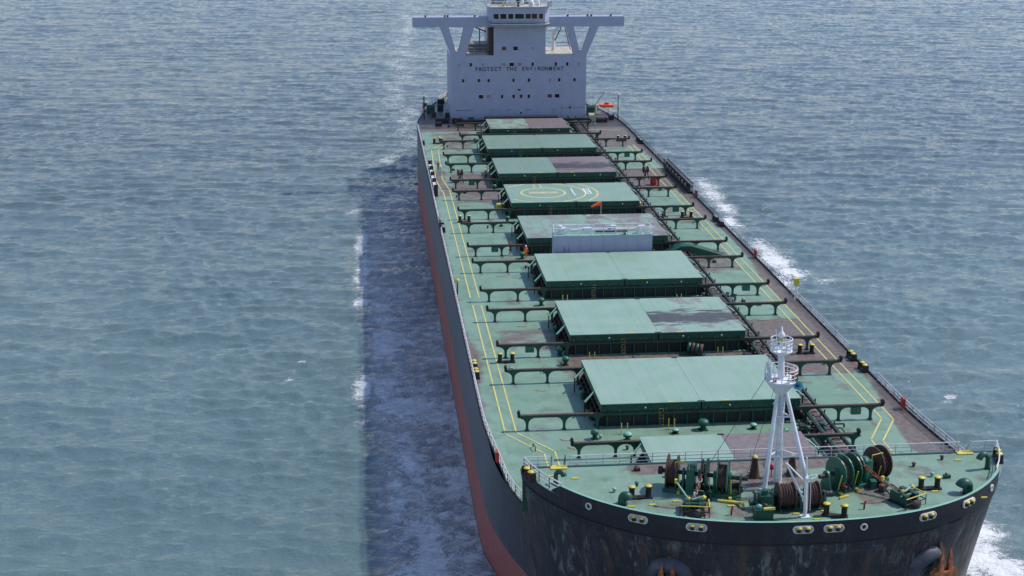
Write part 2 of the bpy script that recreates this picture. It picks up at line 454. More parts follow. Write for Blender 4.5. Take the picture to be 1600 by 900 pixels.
# ------------------------------------------------------------------ markings
def line(mb, pts, w=.13, z=0.0):
    for a, b_ in zip(pts[:-1], pts[1:]):
        a = Vector((*a, z)); c = Vector((*b_, z)); d = (c-a).normalized(); r = Vector((d.y, -d.x, 0))*w/2; e = d*w*.4
        mb.add([a-r-e, a+r-e, c+r+e, c-r+e], [(0,1,2,3)])
def mark(name, paths, w, z, mat=None, parent=None):
    for k, p in enumerate(paths):
        m = MB(); line(m, p, w, z+.0011*k); m.build(name, mat or M['pale_yellow'], parent or SHIP)
mark('walkway_marking', [[(-20.4,166),(-20.4,102.3)],[(-19.25,168),(-19.25,102.3)],[(-20.35,98.9),(-19.3,98.9)],
     [(-20.35,98.9),(-20.38,54.2),(-17.1,48.9),(-17.1,36.6)],[(-19.25,98.9),(-19.25,54.5),(-16.0,49.3),(-16.0,36.6)],
     [(-20.5,166),(-21.2,176.5),(-20.6,204.5),(-18.2,210.5),(-18.2,219)],[(-19.25,168),(-20.0,176.8),(-19.3,204),(-17.4,208.8)]], .17, .004)
mark('walkway_marking', [[(20.2,207),(20.2,54.6),(17.1,49.0),(17.1,36.6)],[(19.05,206),(19.05,55),(16.0,49.4),(16.0,36.6)]], .17, .004)
m = MB()   # small yellow pads and hooks painted on the decks
for x, y in ((-14.4,52.4),(-13.9,50.2),(-16.8,97),(-15.2,66.8),(-14.9,89.8),(-15.3,112.5),(14.6,66.8),(14.2,50.6),(15.6,89.8),(15.0,112),(13.8,97.5),(17.6,120.3),(14.0,45.4)):
    a0 = random.uniform(-.4, .2)
    pts = [(x+.62*math.cos(t), y+.5*math.sin(t)) for t in np.linspace(PI+a0, 2*PI+a0, 7)]
    line(m, pts, .14, .012)
m.split('lashing_mark', paint('faded_orange_mark', (.45,.30,.16), (.2,.3,.2), .5, .7, 3), SHIP)

# ------------------------------------------------------------------ hatches
PM = {k: panel_mat('hatch_paint_'+k, **v) for k, v in dict(clean={}, mid_tone=dict(tone=.86), dark_tone=dict(tone=.72), worn=dict(tone=.86, patch=.7, brown=.1), scratched=dict(scratch=1), coal=dict(coal=1., patch=.3),  # tone darkens the whole green evenly, most on the aft covers
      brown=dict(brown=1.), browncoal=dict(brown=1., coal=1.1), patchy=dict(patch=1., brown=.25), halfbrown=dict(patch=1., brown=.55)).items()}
HX = -.15
def hatch(k, f, ln, hw, left, right, xoff=HX):
    H = empty('hatch', (xoff, f, 0)); H.parent = SHIP
    c = MB(); ci = .55
    c.box(-hw+ci, hw-ci, ci, ln-ci, -.05, 1.45); c.box(-hw+.25, hw-.25, .25, ln-.25, 1.45, 1.62)
    nst = int(hw*2/1.45)
    for s, yy0 in ((-1, ci), (1, ln-ci)):
        for i in range(nst+1):
            x = -hw+ci+.2+i*(2*hw-2*ci-.4)/nst
            c.prism([(yy0, 0), (yy0+s*.30, 0), (yy0+s*.12, 1.45), (yy0, 1.45)], 'x', x-.04, x+.04, 1 if s < 0 else 0)
    for s in (-1, 1):
        for i in range(9):
            y = ci+.2+i*(ln-2*ci-.4)/8
            x0 = s*(hw-ci)
            c.prism([(x0, 0), (x0+s*1.15, 0), (x0+s*.25, 1.45), (x0, 1.45)], 'y', y-.05, y+.05, 2)
        c.tube([(s*(hw+.25), .6, .5), (s*(hw+.25), ln-.6, .5)], .07, 6, 2)
        c.tube([(s*(hw+.0), .6, 1.0), (s*(hw+.0), ln-.6, 1.0)], .05, 6, 2)
    c.build('coaming', [M['coaming'], M['mid_green'], M['near_black']], H)
    for s, mt in ((-1, left), (1, right)):
        p = MB(); a, b_ = (-hw/2+.015, hw/2-.015)
        p.box(a+.05, b_-.05, -ln/2+.05, ln/2-.05, 1.72, 2.53, 1)
        p.box(a, b_, -ln/2, ln/2, 2.53, 2.60, 0)
        for i in range(7):                                     # vertical ribs of the cover skirt
            x = a+.5+i*(hw-1.)/6
            p.box(x-.05, x+.05, -ln/2+.0, -ln/2+.051, 1.74, 2.5, 1)
            p.box(x-.16, x+.02, -ln/2-.02, -ln/2+.049, 1.78, 2.05, 2)
        for i in range(4):                                     # wheels on the rails
            pass
        po = p.build('cover_panel', [PM[mt], M['dark_green'], M['mid_green']], H, (s*hw/2, ln/2, 0))
    w = MB()
    for s in (-1, 1):
        for yy0 in (.05, ln-.05):
            for x in (.8, hw-.8): w.cyl((s*x, yy0-.12, 1.68), (s*x, yy0+.12, 1.68), .2, n=12)
    w.split('cover_wheel', M['near_black'], H)
    a = MB()                                                   # pale hydraulic arms and hoses at the two sides
    for s in (-1, 1):
        for y in (ln*.30, ln*.83):
            a.bar((s*(hw+.02), y, 2.45), (s*(hw+1.15), y-.9, 1.65), .14, .14, 0)
            a.bar((s*(hw+1.15), y-.9, 1.65), (s*(hw+1.15), y-.9, .05), .13, .13, 1)
        for y in (ln*.42, ln*.62, ln*.20):
            a.lathe((s*(hw+.55), y, 0), [(.24,0),(.24,.7),(.32,.72),(.32,.85),(.2,.98),(0,1.0)], 10, 2 if y < ln*.5 else 3)
    a.split('cover_arm', [M['light_green'], M['near_black'], M['rust_brown'], M['mid_green']], H)
    l = MB()                                                   # yellow step ladder on the front coaming
    lx = -hw*.40
    for dx in (-.22, .22): l.bar((lx+dx, -.34, 0), (lx+dx, -.06, 2.05), .05)
    for i in range(6): l.bar((lx-.22, -.33+.045*i, .3+.33*i), (lx+.22, -.33+.045*i, .3+.33*i), .05)
    l.build('ladder', [M['ladder']], H)
    y_ = MB()
    for x in (-.45*hw+1.6, .30*hw-.6, -.03):
        y_.box(x-.38, x+.38, -.03, .22, 2.603, 2.625, 0 if x != -.03 else 1)
    y_.box(-.3, .3, ln-.25, ln+.02, 2.603, 2.66, 1)
    for x in (-.56*hw, .28*hw, .72*hw): y_.lathe((x, -.06, 2.1), [(.0,.1),(.10,.08),(.12,0)], 8, 2, axis=(0,-1,0))
    y_.split('cover_mark', [M['yellow'], M['near_black'], M['light_green']], H)
    return H
kinds = {2: ('scratched','clean'), 3: ('clean','coal'), 4: ('clean','clean'), 5: ('worn','halfbrown'), 6: ('mid_tone','mid_tone'),
         7: ('dark_tone','browncoal'), 8: ('dark_tone','dark_tone')}
FR = lambda k: 54.9+(k-2)*22.74
hatches = {}
hatches[1] = hatch(1, 37.7, 8.2, 7.95, 'clean', 'brown', -.35)
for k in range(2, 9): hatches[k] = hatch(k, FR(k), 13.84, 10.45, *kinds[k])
hatches[9] = hatch(9, 212.5, 11.6, 8.15, 'patchy', 'brown', -.1)

# landing circle painted on the sixth hatch
HC = (-4.65, 152.8)
m = MB()
def ring(mb, c, r, w, z, t0=0, t1=2*PI, n=72, clip=(-10.5, 10.2, 145.95, 159.6)):
    for i in range(n):
        a, b_ = t0+(t1-t0)*i/n, t0+(t1-t0)*(i+1)/n
        P = [(c[0]+(r+e)*math.cos(t), c[1]+(r+e)*math.sin(t)) for t, e in ((a,-w/2),(a,w/2),(b_,w/2),(b_,-w/2))]
        if all(clip[0] < p[0] < clip[1] and clip[2] < p[1] < clip[3] for p in P): mb.add([(*p, z) for p in P], [(0,1,2,3)])
ring(m, HC, 3.6, .36, 2.606); ring(m, HC, 7.0, .32, 2.606); ring(m, HC, 9.0, .30, 2.606, -.75, .75)
m.add([(HC[0]+.35*math.cos(t), HC[1]+.45*math.sin(t), 2.612) for t in np.linspace(0, 2*PI, 16)[:-1]], [tuple(range(15))])
line(m, [(-5.6,156.6),(-5.6,159.4)], .16, 2.608); line(m, [(-4.5,156.6),(-4.5,159.4)], .16, 2.608)
for x in (-8.,-6.3,-2.,1.,4.5,7.): line(m, [(x,146.1),(x+.7,146.1)], .14, 2.61)
m.build('landing_circle', M['pale_yellow'], SHIP)
m = MB(); line(m, [(HC[0]-1.75,HC[1]),(HC[0]+1.9,HC[1])], 1.5, 2.6085)
m.build('landing_pad', paint('faded_buff_paint', (.46,.42,.26), (.36,.38,.28), .5, .7, 2), SHIP)
m = MB(); line(m, [(.35,155.9),(.35,150.6)], .18, 2.609)
for i in range(3): line(m, [(2.35+i*.42,155.6),(2.35+i*.42,151.4)], .2 if i != 1 else .1, 2.609)
for y in (151.5,152.8,154.1,155.4): line(m, [(2.3,y),(3.25,y)], .16, 2.6105)
m.split('landing_strip', M['white'], SHIP)

# rolling rails across the deck
def post_mesh():
    p = MB(); p.box(-.13, .13, -.11, .11, -.02, 1.36); p.box(-.22, .22, -.18, .18, -.02, .05)
    for s in (-1, 1):
        poly = [(s*.13, .62), (s*.20, .95), (s*.42, 1.2), (s*.85, 1.36), (s*.13, 1.36)]
        p.prism(poly, 'y', -.05, .05)
    return p.mesh('post', M['dark_green'])
PMESH = post_mesh()
def rail(y, x0, x1, posts, box=None):
    r = MB(); r.box(x0, x1, -.14, .14, 1.36, 1.60, 0); r.box(x0, x1, -.20, .20, 1.60, 1.66, 1)
    for x in (x0, x1):
        r.box(x-.12, x+.12, -.2, .2, 1.45, 2.12, 2)
        r.cyl((x, -.28, 1.86), (x, .28, 1.86), .17, n=10, mi=2)
    R = r.build('rolling_rail', [M['dark_green'], M['rust_brown'], M['near_black']], SHIP, (0, y, 0))
    for x in posts: inst('post', PMESH, R, (x, 0, 0))
    if box is not None:
        b_ = MB(); b_.box(box-.5, box+.5, -.25, .2, .62, 1.36); b_.box(box-.42, box+.42, -.27, -.25, .7, 1.28)
        b_.build('control_box', M['mid_green'], R)
for k in range(2, 9):
    for e, y in ((0, FR(k)+.12), (1, FR(k)+14.05)):
        bxp = (16.2 if k % 2 == 0 else -15.3) if e == 0 else None
        rail(y, -19.1+.15*math.sin(k), 19.1+.1*math.sin(2*k), (-18.1,-14.3,-10.9,10.9,14.4,17.8), bxp)
rail(47.3, -14.6, 13.9, (-13.9,-10.3,-8.4,8.4,10.3,13.4))
rail(211.9, -14.5, 14.3, (-14,-10.3,-8.4,8.4,10.3,13.7)); rail(225.2, -14.5, 14.3, (-14,-10.3,10.3,13.7))

# pipes and catwalk on the right of the hatches
def run(name, x, z, r, mat, y0=37.2, y1=236):
    p = MB(); p.cyl((x, y0, z), (x, y1, z), r, n=8)
    for y in np.arange(y0+2, y1, 6.): p.lathe((x, float(y), z), [(r*1.55,-.08),(r*1.55,.08)], 8, 0, axis=(0,1,0))
    return p.build(name, mat, SHIP)
run('deck_pipe', 10.85, .95, .13, M['near_black']); run('deck_pipe', 11.2, .8, .15, M['mid_green'])
run('deck_pipe', 12.55, .85, .17, M['near_black']); run('deck_pipe', 12.95, .6, .12, M['dark_green'])
run('deck_pipe', 12.2, .55, .10, M['rust_brown'])
c = MB(); c.box(11.45, 12.05, 37.5, 236, .98, 1.02)
for y in np.arange(38, 236, 1.2):
    c.box(11.42, 12.08, y-.04, y+.04, 1.02, 1.07, 1)
for y in np.arange(39, 236, 3.3): c.box(10.7, 13.1, y-.06, y+.06, .36, .46, 1); [c.box(x-.06, x+.06, y-.06, y+.06, 0, .98, 1) for x in (10.75, 13.05)]
c.build('catwalk', [paint('rusty_grating', (.19,.10,.09), (.06,.045,.04), .40, .55, .6), M['near_black']], SHIP)
for y in (40.5, 52, 74.5, 97.5, 120, 142.5, 165.5, 188, 210.5):          # valves and cross branches in each gap
    v = MB()
    for j in range(5):
        x = random.uniform(9.6, 14.2); dy = random.uniform(-1.9, 1.9); h = random.uniform(.5, 1.25)
        v.cyl((x, y+dy, 0), (x, y+dy, h), .1, n=8); v.lathe((x, y+dy, h), [(0,.0),(.3,.0),(.3,.07),(0,.08)], 10, j % 2)
    v.tube([(9.3, y+.8, .45), (14.3, y+.8, .45), (14.3, y+.8, .05)], .09, 6, 1)
    v.tube([(9.3, y-.9, .7), (13.4, y-.9, .7), (13.4, y-2.2, .7)], .07, 6, 0)
    v.box(9.4, 10.2, y-.4, y+.4, 0, .8, 1)
    v.split('valve_group', [M['dark_green'], M['near_black']], SHIP)
s = MB()       # shallow green crossing over the pipes
s.prism([(8.2, .0), (11.6, 1.75), (13.0, 1.75), (18.6, .0)], 'y', 119.6, 121.3); s.build('pipe_crossing', M['dark_green'], SHIP)
s = MB()
for y in (119.55, 121.35):
    pts = [(8.2, y, .12), (11.6, y, 1.87), (13.0, y, 1.87), (18.4, y, .14)]; s.tube(pts, .06, 6)
s.tube([(17.6, 119.6, .15), (18.5, 119.6, .1)], .12, 6, 1)
s.split('crossing_kerb', [M['mid_green'], M['pale_yellow']], SHIP)

# mushroom ventilators, bollards, chocks ------------------------------------
def mushroom(x, y, z=0, r=.42, h=1.05, mats=('dark_green','mid_green')):
    v = MB(); v.lathe((0,0,0), [(r*.55,0),(r*.55,h*.45),(r*.98,h*.52),(r,h*.75)], 14, 0)
    v.lathe((0,0,0), [(r,h*.75),(r*.93,h*.86),(r*.6,h*.97),(0,h)], 14, 1); v.box(-r*.8, r*.8, -r*.8, r*.8, -.02, .05)
    v.build('mushroom_vent', [M[a] for a in mats], SHIP, (x, y, z))
for x, y in ((-11.7,78.1),(-11.5,74.6),(-11.6,52.1),(-11.5,98.1),(-11.5,121.3),(-11.5,143.5),(-11.5,167),(-11.5,190),(11.9,52.3),(-11.4,211)):
    mushroom(x, y)
mushroom(-.2, 53.6, 0, .55, 1.15)
mushroom(-8.4, 51.4, 0, .45, .9, ('dark_green','light_green')); mushroom(5.0, 53.4, 0, .36, .6, ('dark_green','light_green')); mushroom(-3.2, 52.9, 0, .36, .5, ('near_black','light_green'))
for k, (x, y) in enumerate(((-8.3,75.5),(-8.3,98.7),(-8.4,53.2),(6.6,97.8),(-3.4,54.0),(7.4,120.5),(6.9,76.0),(-7.8,121.4))):
    p = MB()
    for dx in (-.3, .3): p.cyl((dx, 0, 0), (dx, 0, 1.15), .05, n=6)
    p.split('guard_post', M['yellow'] if k < 7 else M['rust_brown'], SHIP, (x, y, 0))
def bollard_mesh():
    b_ = MB(); b_.box(-1.05, 1.05, -.3, .3, -.02, .16, 0)
    for s in (-1, 1):
        b_.lathe((s*.72, 0, .15), [(.24,0),(.24,.82),(.31,.84),(.31,.93)], 14, 0)
        b_.lathe((s*.72, 0, .15), [(.31,.93),(.31,.97),(0,.98)], 14, 1)
    return b_.mesh('mooring_bitts', [M['near_black'], M['yellow']])
BM = bollard_mesh()
for x, y, z, r in ((-18.2,76.1,0,0),(17.2,76.2,0,0),(-18.3,144.,0,0),(17.6,144.,0,0),(-19.0,211,0,0),(18.5,211,0,0),
                   (-11.4,28.9,4,.05),(13.7,28.5,4,0),(3.95,23.85,4,-.35)):
    inst('mooring_bitts', BM, SHIP, (x, y, z), r)
def chock(x, y, z, rz=0, yellow=True):
    c_ = MB(); c_.box(-1.0, 1.0, -.35, .35, 0, .18)
    for s in (-1, 1):
        c_.lathe((s*.45, 0, .15), [(.30,0),(.22,.2),(.22,.5),(.34,.62),(0,.63)], 12, 0)
        c_.lathe((s*.45, 0, .785), [(.3,0),(.2,.1),(0,.12)], 12, 1)
    c_.box(-1.0, -.85, -.3, .3, .18, .8); c_.box(.85, 1.0, -.3, .3, .18, .8)
    c_.build('roller_chock', [M['near_black'], M['yellow'] if yellow else M['grey']], SHIP, (x, y, z), rz)
for x, y in ((22.0,73.9),(22.05,69.9),(21.8,141.7),(21.9,138.6),(22.,210.8),(22.,208.3),(-22.0,74.4),(-22.,71.6),(-22.,141.7),(-22.,138.6),(-22.,210.8),(-22,182.)):
    chock(x, y, 0, PI/2, y < 80)
chock(-20.3, 33.9, 4, math.radians(105)); chock(22.3, 34.2, 4, math.radians(75))
d = MB()        # row of small pads on the left gunwale
for y in np.arange(37.5, 226, 2.2): d.box(-float(half_w(np.array([y]), 0)[0])+float(cx(y))+.15, -float(half_w(np.array([y]), 0)[0])+float(cx(y))+.33, y-.12, y+.12, 0, .35)
d.split('rail_bracket', M['rust_brown'], SHIP)

def small(x, y, z=0.):
    k = random.random(); v = MB()
    if k < .4: v.lathe((0,0,0), [(.13,0),(.13,.28),(.2,.3),(.2,.38),(0,.4)], 8)
    elif k < .7: v.box(-.28,.28,-.2,.2,0,.3); v.cyl((-.1,0,.3),(-.1,0,.5),.08,n=6)
    else: v.tube([(0,-.5,0),(0,-.5,.4),(0,.5,.4),(0,.5,0)],.05,6)
    v.build('deck_fitting', M[random.choice(['near_black','dark_green','mid_green','rust_brown','rust_brown','light_green'])], SHIP, (x, y, z), random.uniform(-.3,.3))
for k in range(9):
    yg = 50.5+22.74*k if k else 50.
    for _ in range(8):
        x = random.uniform(-19, 20); yy_ = yg+random.uniform(-2.8, 2.4)
        if yy_ > 36.5: small(x, yy_)
for _ in range(14): small(random.uniform(-16, 18), random.uniform(29.5, 35), 4.0)
# lamp posts and side equipment
def lamp(x, y, h, head, z=0):
    l = MB(); l.cyl((0,0,0), (0,0,h), .1, n=8); l.lathe((0,0,h-.15), [(.14,0),(.27,.1),(.27,.5),(0,.52)], 12, 1)
    l.build('side_light_post', [M['near_black'] if head == 'yellow' and x < 0 else M['rail_white'], M[head]], SHIP, (x, y, z))
lamp(-22.0, 104.1, 1.75, 'yellow')
t_ = MB(); t_.cyl((0,0,0), (0,0,2.2), .09, n=8); t_.box(-.28, .28, -.3, .3, 2.1, 3.0, 1); t_.box(-.34, .34, -.36, .36, 2.95, 3.05, 1)
for dx, dy in ((-.5,-.9),(.5,-.9),(-.5,.9),(.5,.9)): t_.cyl((dx,dy,0), (0,0,1.6), .05, n=6, mi=2)
t_.build('float_locker', [M['rail_white'], M['yellow'], M['rail_white']], SHIP, (22.1, 97.4, 0))
for x, y in ((-21.9, 46.9), (22.2, 57.5), (22.3, 118.9), (22.4, 165.6-7)):    # red life ring boxes at the rail
    r_ = MB(); r_.box(-.12, .12, -.45, .45, .15, 1.25); r_.lathe((-.14 if x > 0 else .14, 0, .7), [(.16,0),(.30,.06),(.42,0)], 14, 0, axis=(1,0,0))
    r_.build('lifebuoy_box', M['red'], SHIP, (x, y, 0))
for x, y in ((-16.9,174.),(16.6,174.)):        # dark cowl drums on stands
    r_ = MB()
    for dx, dy in ((-.5,-.5),(.5,-.5),(0,.6)): r_.cyl((dx,dy,0), (dx*.4,dy*.4,1.2), .1, n=6)
    r_.lathe((-.5,0,1.75), [(0,0),(.62,.0),(.62,.1),(.5,.12),(.5,.75),(.62,.77),(.62,.87),(0,.87)], 14, 1, axis=(1,.2,0))
    r_.build('cable_reel', [M['near_black'], M['rust_brown']], SHIP, (x, y, 0))
r_ = MB()
for i in range(4): r_.lathe((-.75+i*.5, 0, .75), [(.45,0),(.72,.05),(.72,.38),(.45,.43)], 14, i % 2, axis=(1,.25,0))
r_.box(-.9, 1.3, -.4, .5, 0, .3); r_.build('hose_reel', [M['dark_green'], M['rust_brown']], SHIP, (3.9, 79.-2.2, 0), -.6)
for x, y, rz in ((-11.75, 152.0, .1), (11.2, 151.6, 1.5)):       # yellow drums beside the landing hatch
    r_ = MB(); r_.lathe((-.75,0,.75), [(0,0),(.32,.02),(.34,.1),(.34,1.3),(.32,1.4),(0,1.42)], 14, 0, axis=(1,0,0)); r_.box(-.6,-.4,-.3,.3,0,.5); r_.box(.4,.6,-.3,.3,0,.5)
    r_.build('foam_tank', M['yellow'], SHIP, (x, y, .1), rz)
r_ = MB(); r_.lathe((0,0,0), [(.55,0),(.6,.3),(.6,1.1),(.5,1.4),(0,1.45)], 14); tag(r_.build('barrel', M['red'], None, (17.1, 169.4, 0)), 'red barrel standing on the brown right side deck near the gangway', 'barrel')

# ------------------------------------------------------------------ railings
def railing(name, pts, mat, h=1.05, rails=3, step=1.5, r=.035, base=True):
    m_ = MB(); pts = [Vector(p) for p in pts]
    for a, b_ in zip(pts[:-1], pts[1:]):
        L = (b_-a).length; n_ = max(1, round(L/step))
        for i in range(n_+1):
            p = a.lerp(b_, i/n_); m_.cyl(p, p+Vector((0,0,h)), r*1.1, n=5)
        for j in range(rails):
            z_ = Vector((0,0,h*(j+1)/rails)); m_.cyl(a+z_, b_+z_, r if j < rails-1 else r*1.3, n=5)
    return m_.build(name, mat, SHIP)
def edge(y, s, z=0, inset=.12): return (s*(float(half_w(np.array([y]), z)[0])-inset)+float(cx(np.array([y]))), y, z)
railing('side_railing', [edge(y, -1) for y in list(np.linspace(36.6, 66, 12))+list(np.linspace(76.5, 137, 12))], M['rail_white'], r=.045)
railing('side_railing', [edge(y, -1) for y in np.linspace(144, 228, 14)], M['rail_white'], r=.05)
railing('side_railing', [edge(y, 1) for y in list(np.linspace(37, 66, 12))], M['rail_white'], r=.04)
railing('side_railing', [edge(y, 1) for y in list(np.linspace(76, 102, 6))], M['rail_white'], r=.035)
railing('side_railing', [edge(y, 1) for y in np.linspace(104, 160, 9)], M['near_black'], r=.025, h=.9)
railing('side_railing', [edge(y, 1) for y in np.linspace(186, 240, 9)], M['near_black'], r=.03, h=1.)
railing('stern_railing', [edge(y, -1) for y in np.linspace(243, 277, 12)], M['rail_white'], r=.05)
railing('stern_railing', [edge(y, 1) for y in np.linspace(240, 277, 12)], M['rail_white'], r=.05)
railing('forecastle_railing', [(-16.4,36.1,4),(21.0-1.6,36.1,4)], M['rail_white'], r=.04)
railing('forecastle_railing', [(-20.4,36.1,4),(-18.1,36.1,4)], M['rail_white'], r=.04)
railing('forecastle_railing', [(20.6,36.1,4),(23.0,36.1,4)], M['rail_white'], r=.04)
railing('forecastle_railing', [edge(y, -1, 4., .3) for y in np.linspace(30.1, 36.1, 5)], M['rail_white'], r=.05)
railing('forecastle_railing', [edge(y, 1, 4., .3) for y in np.linspace(30.1, 36.1, 5)], M['rail_white'], r=.05)
for x in (-17.4, 19.9):       # stair from the forecastle to the main deck with its yellow landing
    s = MB(); s.box(x-.75, x+.75, 35.55, 36.35, 4.035, 4.09, 0)
    for dx in (-.6, .6): s.bar((x+dx, 36.35, 4.0), (x+dx, 38.9, .0), .06, .3, 1); s.tube([(x+dx,36.2,4.05),(x+dx,36.2,5.1),(x+dx,38.9,1.1),(x+dx,38.9,.0)], .04, 6, 2)
    for i in range(9): s.box(x-.6, x+.6, 36.45+i*.26, 36.65+i*.26, 3.75-i*.42, 3.79-i*.42, 1)
    s.build('forecastle_stair', [M['yellow'], M['dark_green'], M['rail_white'] if x > 0 else M['dark_green']], SHIP)

# stowed gangway at the right side
g = MB()
for z_, rr, mi in ((.25,.09,0),(1.0,.07,0),(1.75,.11,1)):
    for x in (-.35,.35): g.cyl((x,0,z_), (x,22,z_), rr, n=6, mi=mi)
for i in range(23):
    y = i*1.0
    for x in (-.35,.35): g.box(x-.04, x+.04, y-.05, y+.05, .2, 1.75)
    g.box(-.35,.35,y-.06,y+.06,.2,.3)
g.box(-.33,.33,0,22,.32,.36); g.box(-.05,.05,.3,21.7,.5,1.5)
for i in range(7): g.box(-.45,-.36,2+i*2.6,3.2+i*2.6,.75,1.3,2)
g.build('accommodation_ladder', [M['near_black'], M['rust_brown'], M['grey']], SHIP, (22.1, 161.6, 0))
g = MB()      # davit frames at the left, opposite
g.bar((-21.9,163,.9),(-21.9,184,.9),.5,.9); [g.box(-22.2,-21.5,y-.15,y+.15,0,2.0,1) for y in (163,168.5,174,179,184)]
g.build('accommodation_ladder', [M['rail_white'], M['near_black']], SHIP)

# ------------------------------------------------------------------ white deck house between hatches 4 and 5
D = empty('deck_house', (-.6, 115.6, 0)); D.parent = SHIP
b = MB(); b.box(-7, 7, 0, 2.3, 0, 4.55); b.box(-7.04, 7.04, -.04, 2.34, 4.55, 4.68, 0); b.build('wall', M['super'], D)
b = MB(); b.box(-6.9, 6.9, .05, 2.2, 4.69, 4.72); b.build('roof', M['light_green'], D)
r_ = MB()
for (a, c) in (((-6.95,0),(6.95,0)),((-6.95,2.25),(6.95,2.25)),((-6.95,0),(-6.95,2.25)),((6.95,0),(6.95,2.25))):
    for z_ in (5.1, 5.45, 5.8): r_.cyl((*a, z_), (*c, z_), .05, n=5)
for x in np.linspace(-6.95, 6.95, 9):
    for y in (0, 2.25): r_.cyl((x,y,4.7), (x,y,5.85), .055, n=5)
r_.build('railing', M['white'], D)
for x, y, w_, h_ in ((-5.6,.9,.7,1.0),(-2.1,1.5,1.3,.6),(1.6,1.4,.8,1.1),(5.3,.8,.6,1.2),(5.9,1.6,.7,.9),(-5.9,1.7,.6,1.1)):
    v = MB(); v.box(x-w_/2, x+w_/2, y-.3, y+.3, 4.72, 4.72+h_*.6); v.box(x-w_*.42, x+w_*.42, y-.25, y+.25, 4.72+h_*.6, 4.72+h_*.6+.42); v.build('roof_vent', M['white'], D)
p = MB(); p.tube([(-4.5,1.6,5.15),(4.8,1.6,5.15)], .16, 8); p.tube([(-1,1.1,5.0),(3.6,1.1,5.0)], .12, 8, 1); p.box(2.9,3.2,.1,.4,4.72,5.5,2)
p.split('roof_pipe', [M['rail_white'], M['rust_brown'], M['dark_green']], D)
for x in np.linspace(-6.6, 6.6, 9):
    d = MB(); d.box(x-.03, x+.03, -.035, .01, .1, 4.5); d.build('wall_stiffener', M['super'], D)
for x in (-5.5, -4.9): 
    d = MB(); d.bar((x,-.06,.1),(x,-.06,3.1),.06,.06); d.build('pipe', M['grey'], D)
# wind sock
w = empty('windsock', (2.0, 137.9, 0)); tag(w, 'bright orange windsock flying above the hatch behind the white deck house', 'windsock')
p = MB(); p.cyl((.6,0,0), (.6,0,4.4), .05, n=6); p.build('pole', M['rail_white'], w)
p = MB(); p.lathe((.6,0,4.2), [(.34,0),(.30,.5),(.22,1.1),(.12,1.7)], 12, 0, axis=(-1,-.1,-.38)); p.build('sock', M['orange'], w)

# ------------------------------------------------------------------ superstructure
S = empty('superstructure', (0, 0, 0)); S.parent = SHIP
Y0 = 239.0
b = MB(); b.box(-14.55, 15.25, Y0, 254, -.05, 13.9); b.box(-5.2, 6.15, Y0, 252, 13.9, 20.2); b.build('block', M['super'], S)
b = MB(); b.box(-14.4, 15.1, Y0+.2, 253.9, 13.9, 13.93); b.build('upper_deck', M['cream'], S)
b = MB(); b.box(-22.75, 23.4, Y0, 242.2, 20.1, 22.25)
b.prism([(-16.95,20.1),(-15.0,20.1),(-13.55,14.85),(-12.95,14.85),(-11.7,20.1),(-9.5,20.1),(-11.35,13.9),(-14.55,13.9)][::-1], 'y', Y0+.0, Y0+.75)
b.prism([(17.85,20.1),(15.95,20.1),(14.25,14.95),(13.65,14.95),(12.3,20.1),(10.6,20.1),(12.4,13.9),(15.25,13.9)], 'y', Y0+.0, Y0+.75)
b.build('bridge_wing', M['super'], S)
b = MB()     # rusty rims inside the openings
for pts in ([(-15.0,20.05),(-13.55,14.88)],[(-12.95,14.88),(-11.72,20.05)],[(15.95,20.05),(14.25,14.98)],[(-9.55,20.05),(-11.3,13.98)],[(10.65,20.05),(12.35,13.98)]):
    (a, z0), (c, z1) = pts; b.bar((a, Y0+.38, z0), (c, Y0+.38, z1), .78, .08, up=(1,0,0))
b.split('opening_rim', paint('stained_rim', (.40,.33,.30), (.2,.1,.07), .45, .65, 2), S)
win = []
def window(px, z, w_, h_, mt):
    x = (px/4+620-809.6)/7.28+.13
    m_ = MB(); m_.box(x-w_/2-.07, x+w_/2+.07, Y0-.045, Y0+.02, z-h_/2-.07, z+h_/2+.07, 1); m_.box(x-w_/2, x+w_/2, Y0-.06, Y0-.04, z-h_/2, z+h_/2, 0)
    m_.build('window', [M[mt], M['rail_white']], S)
W, N_ = 1.0, .52
for px, kd in ((668,'b'),(742,'d'),(852,'s')): window(px, 15.47, N_ if kd == 's' else W, .85 if kd != 's' else .7, {'b':'glass_brown','d':'glass','s':'glass_grey'}[kd])
for px, w_, mt in ((382,N_,'glass_grey'),(457,N_,'glass'),(532,N_,'glass_grey'),(668,W,'glass_grey'),(718,W,'glass'),(768,W,'glass_grey'),(852,N_,'glass'),(1001,N_,'glass'),(1075,N_,'glass'),(1148,N_,'glass_grey')):
    window(px, 11.98, w_, .8, mt)
for px, mt in ((408,'glass'),(508,'glass'),(570,'glass'),(730,'glass'),(829,'glass'),(965,'glass_grey'),(1025,'glass'),(1123,'glass')): window(px, 8.5, N_, .75, mt)
window(767, 6.4, .7, .45, 'glass_brown')
for px, w_, mt in ((521,W,'glass'),(570,W,'glass_grey'),(657,N_,'glass'),(731,N_,'glass'),(780,N_,'glass'),(829,N_,'glass'),(964,W,'glass_brown'),(1012,W,'glass')): window(px, 4.98, w_, .8, mt)
window(1096, 2.35, .45, .5, 'glass'); window(780, 1.3, .4, .4, 'glass')
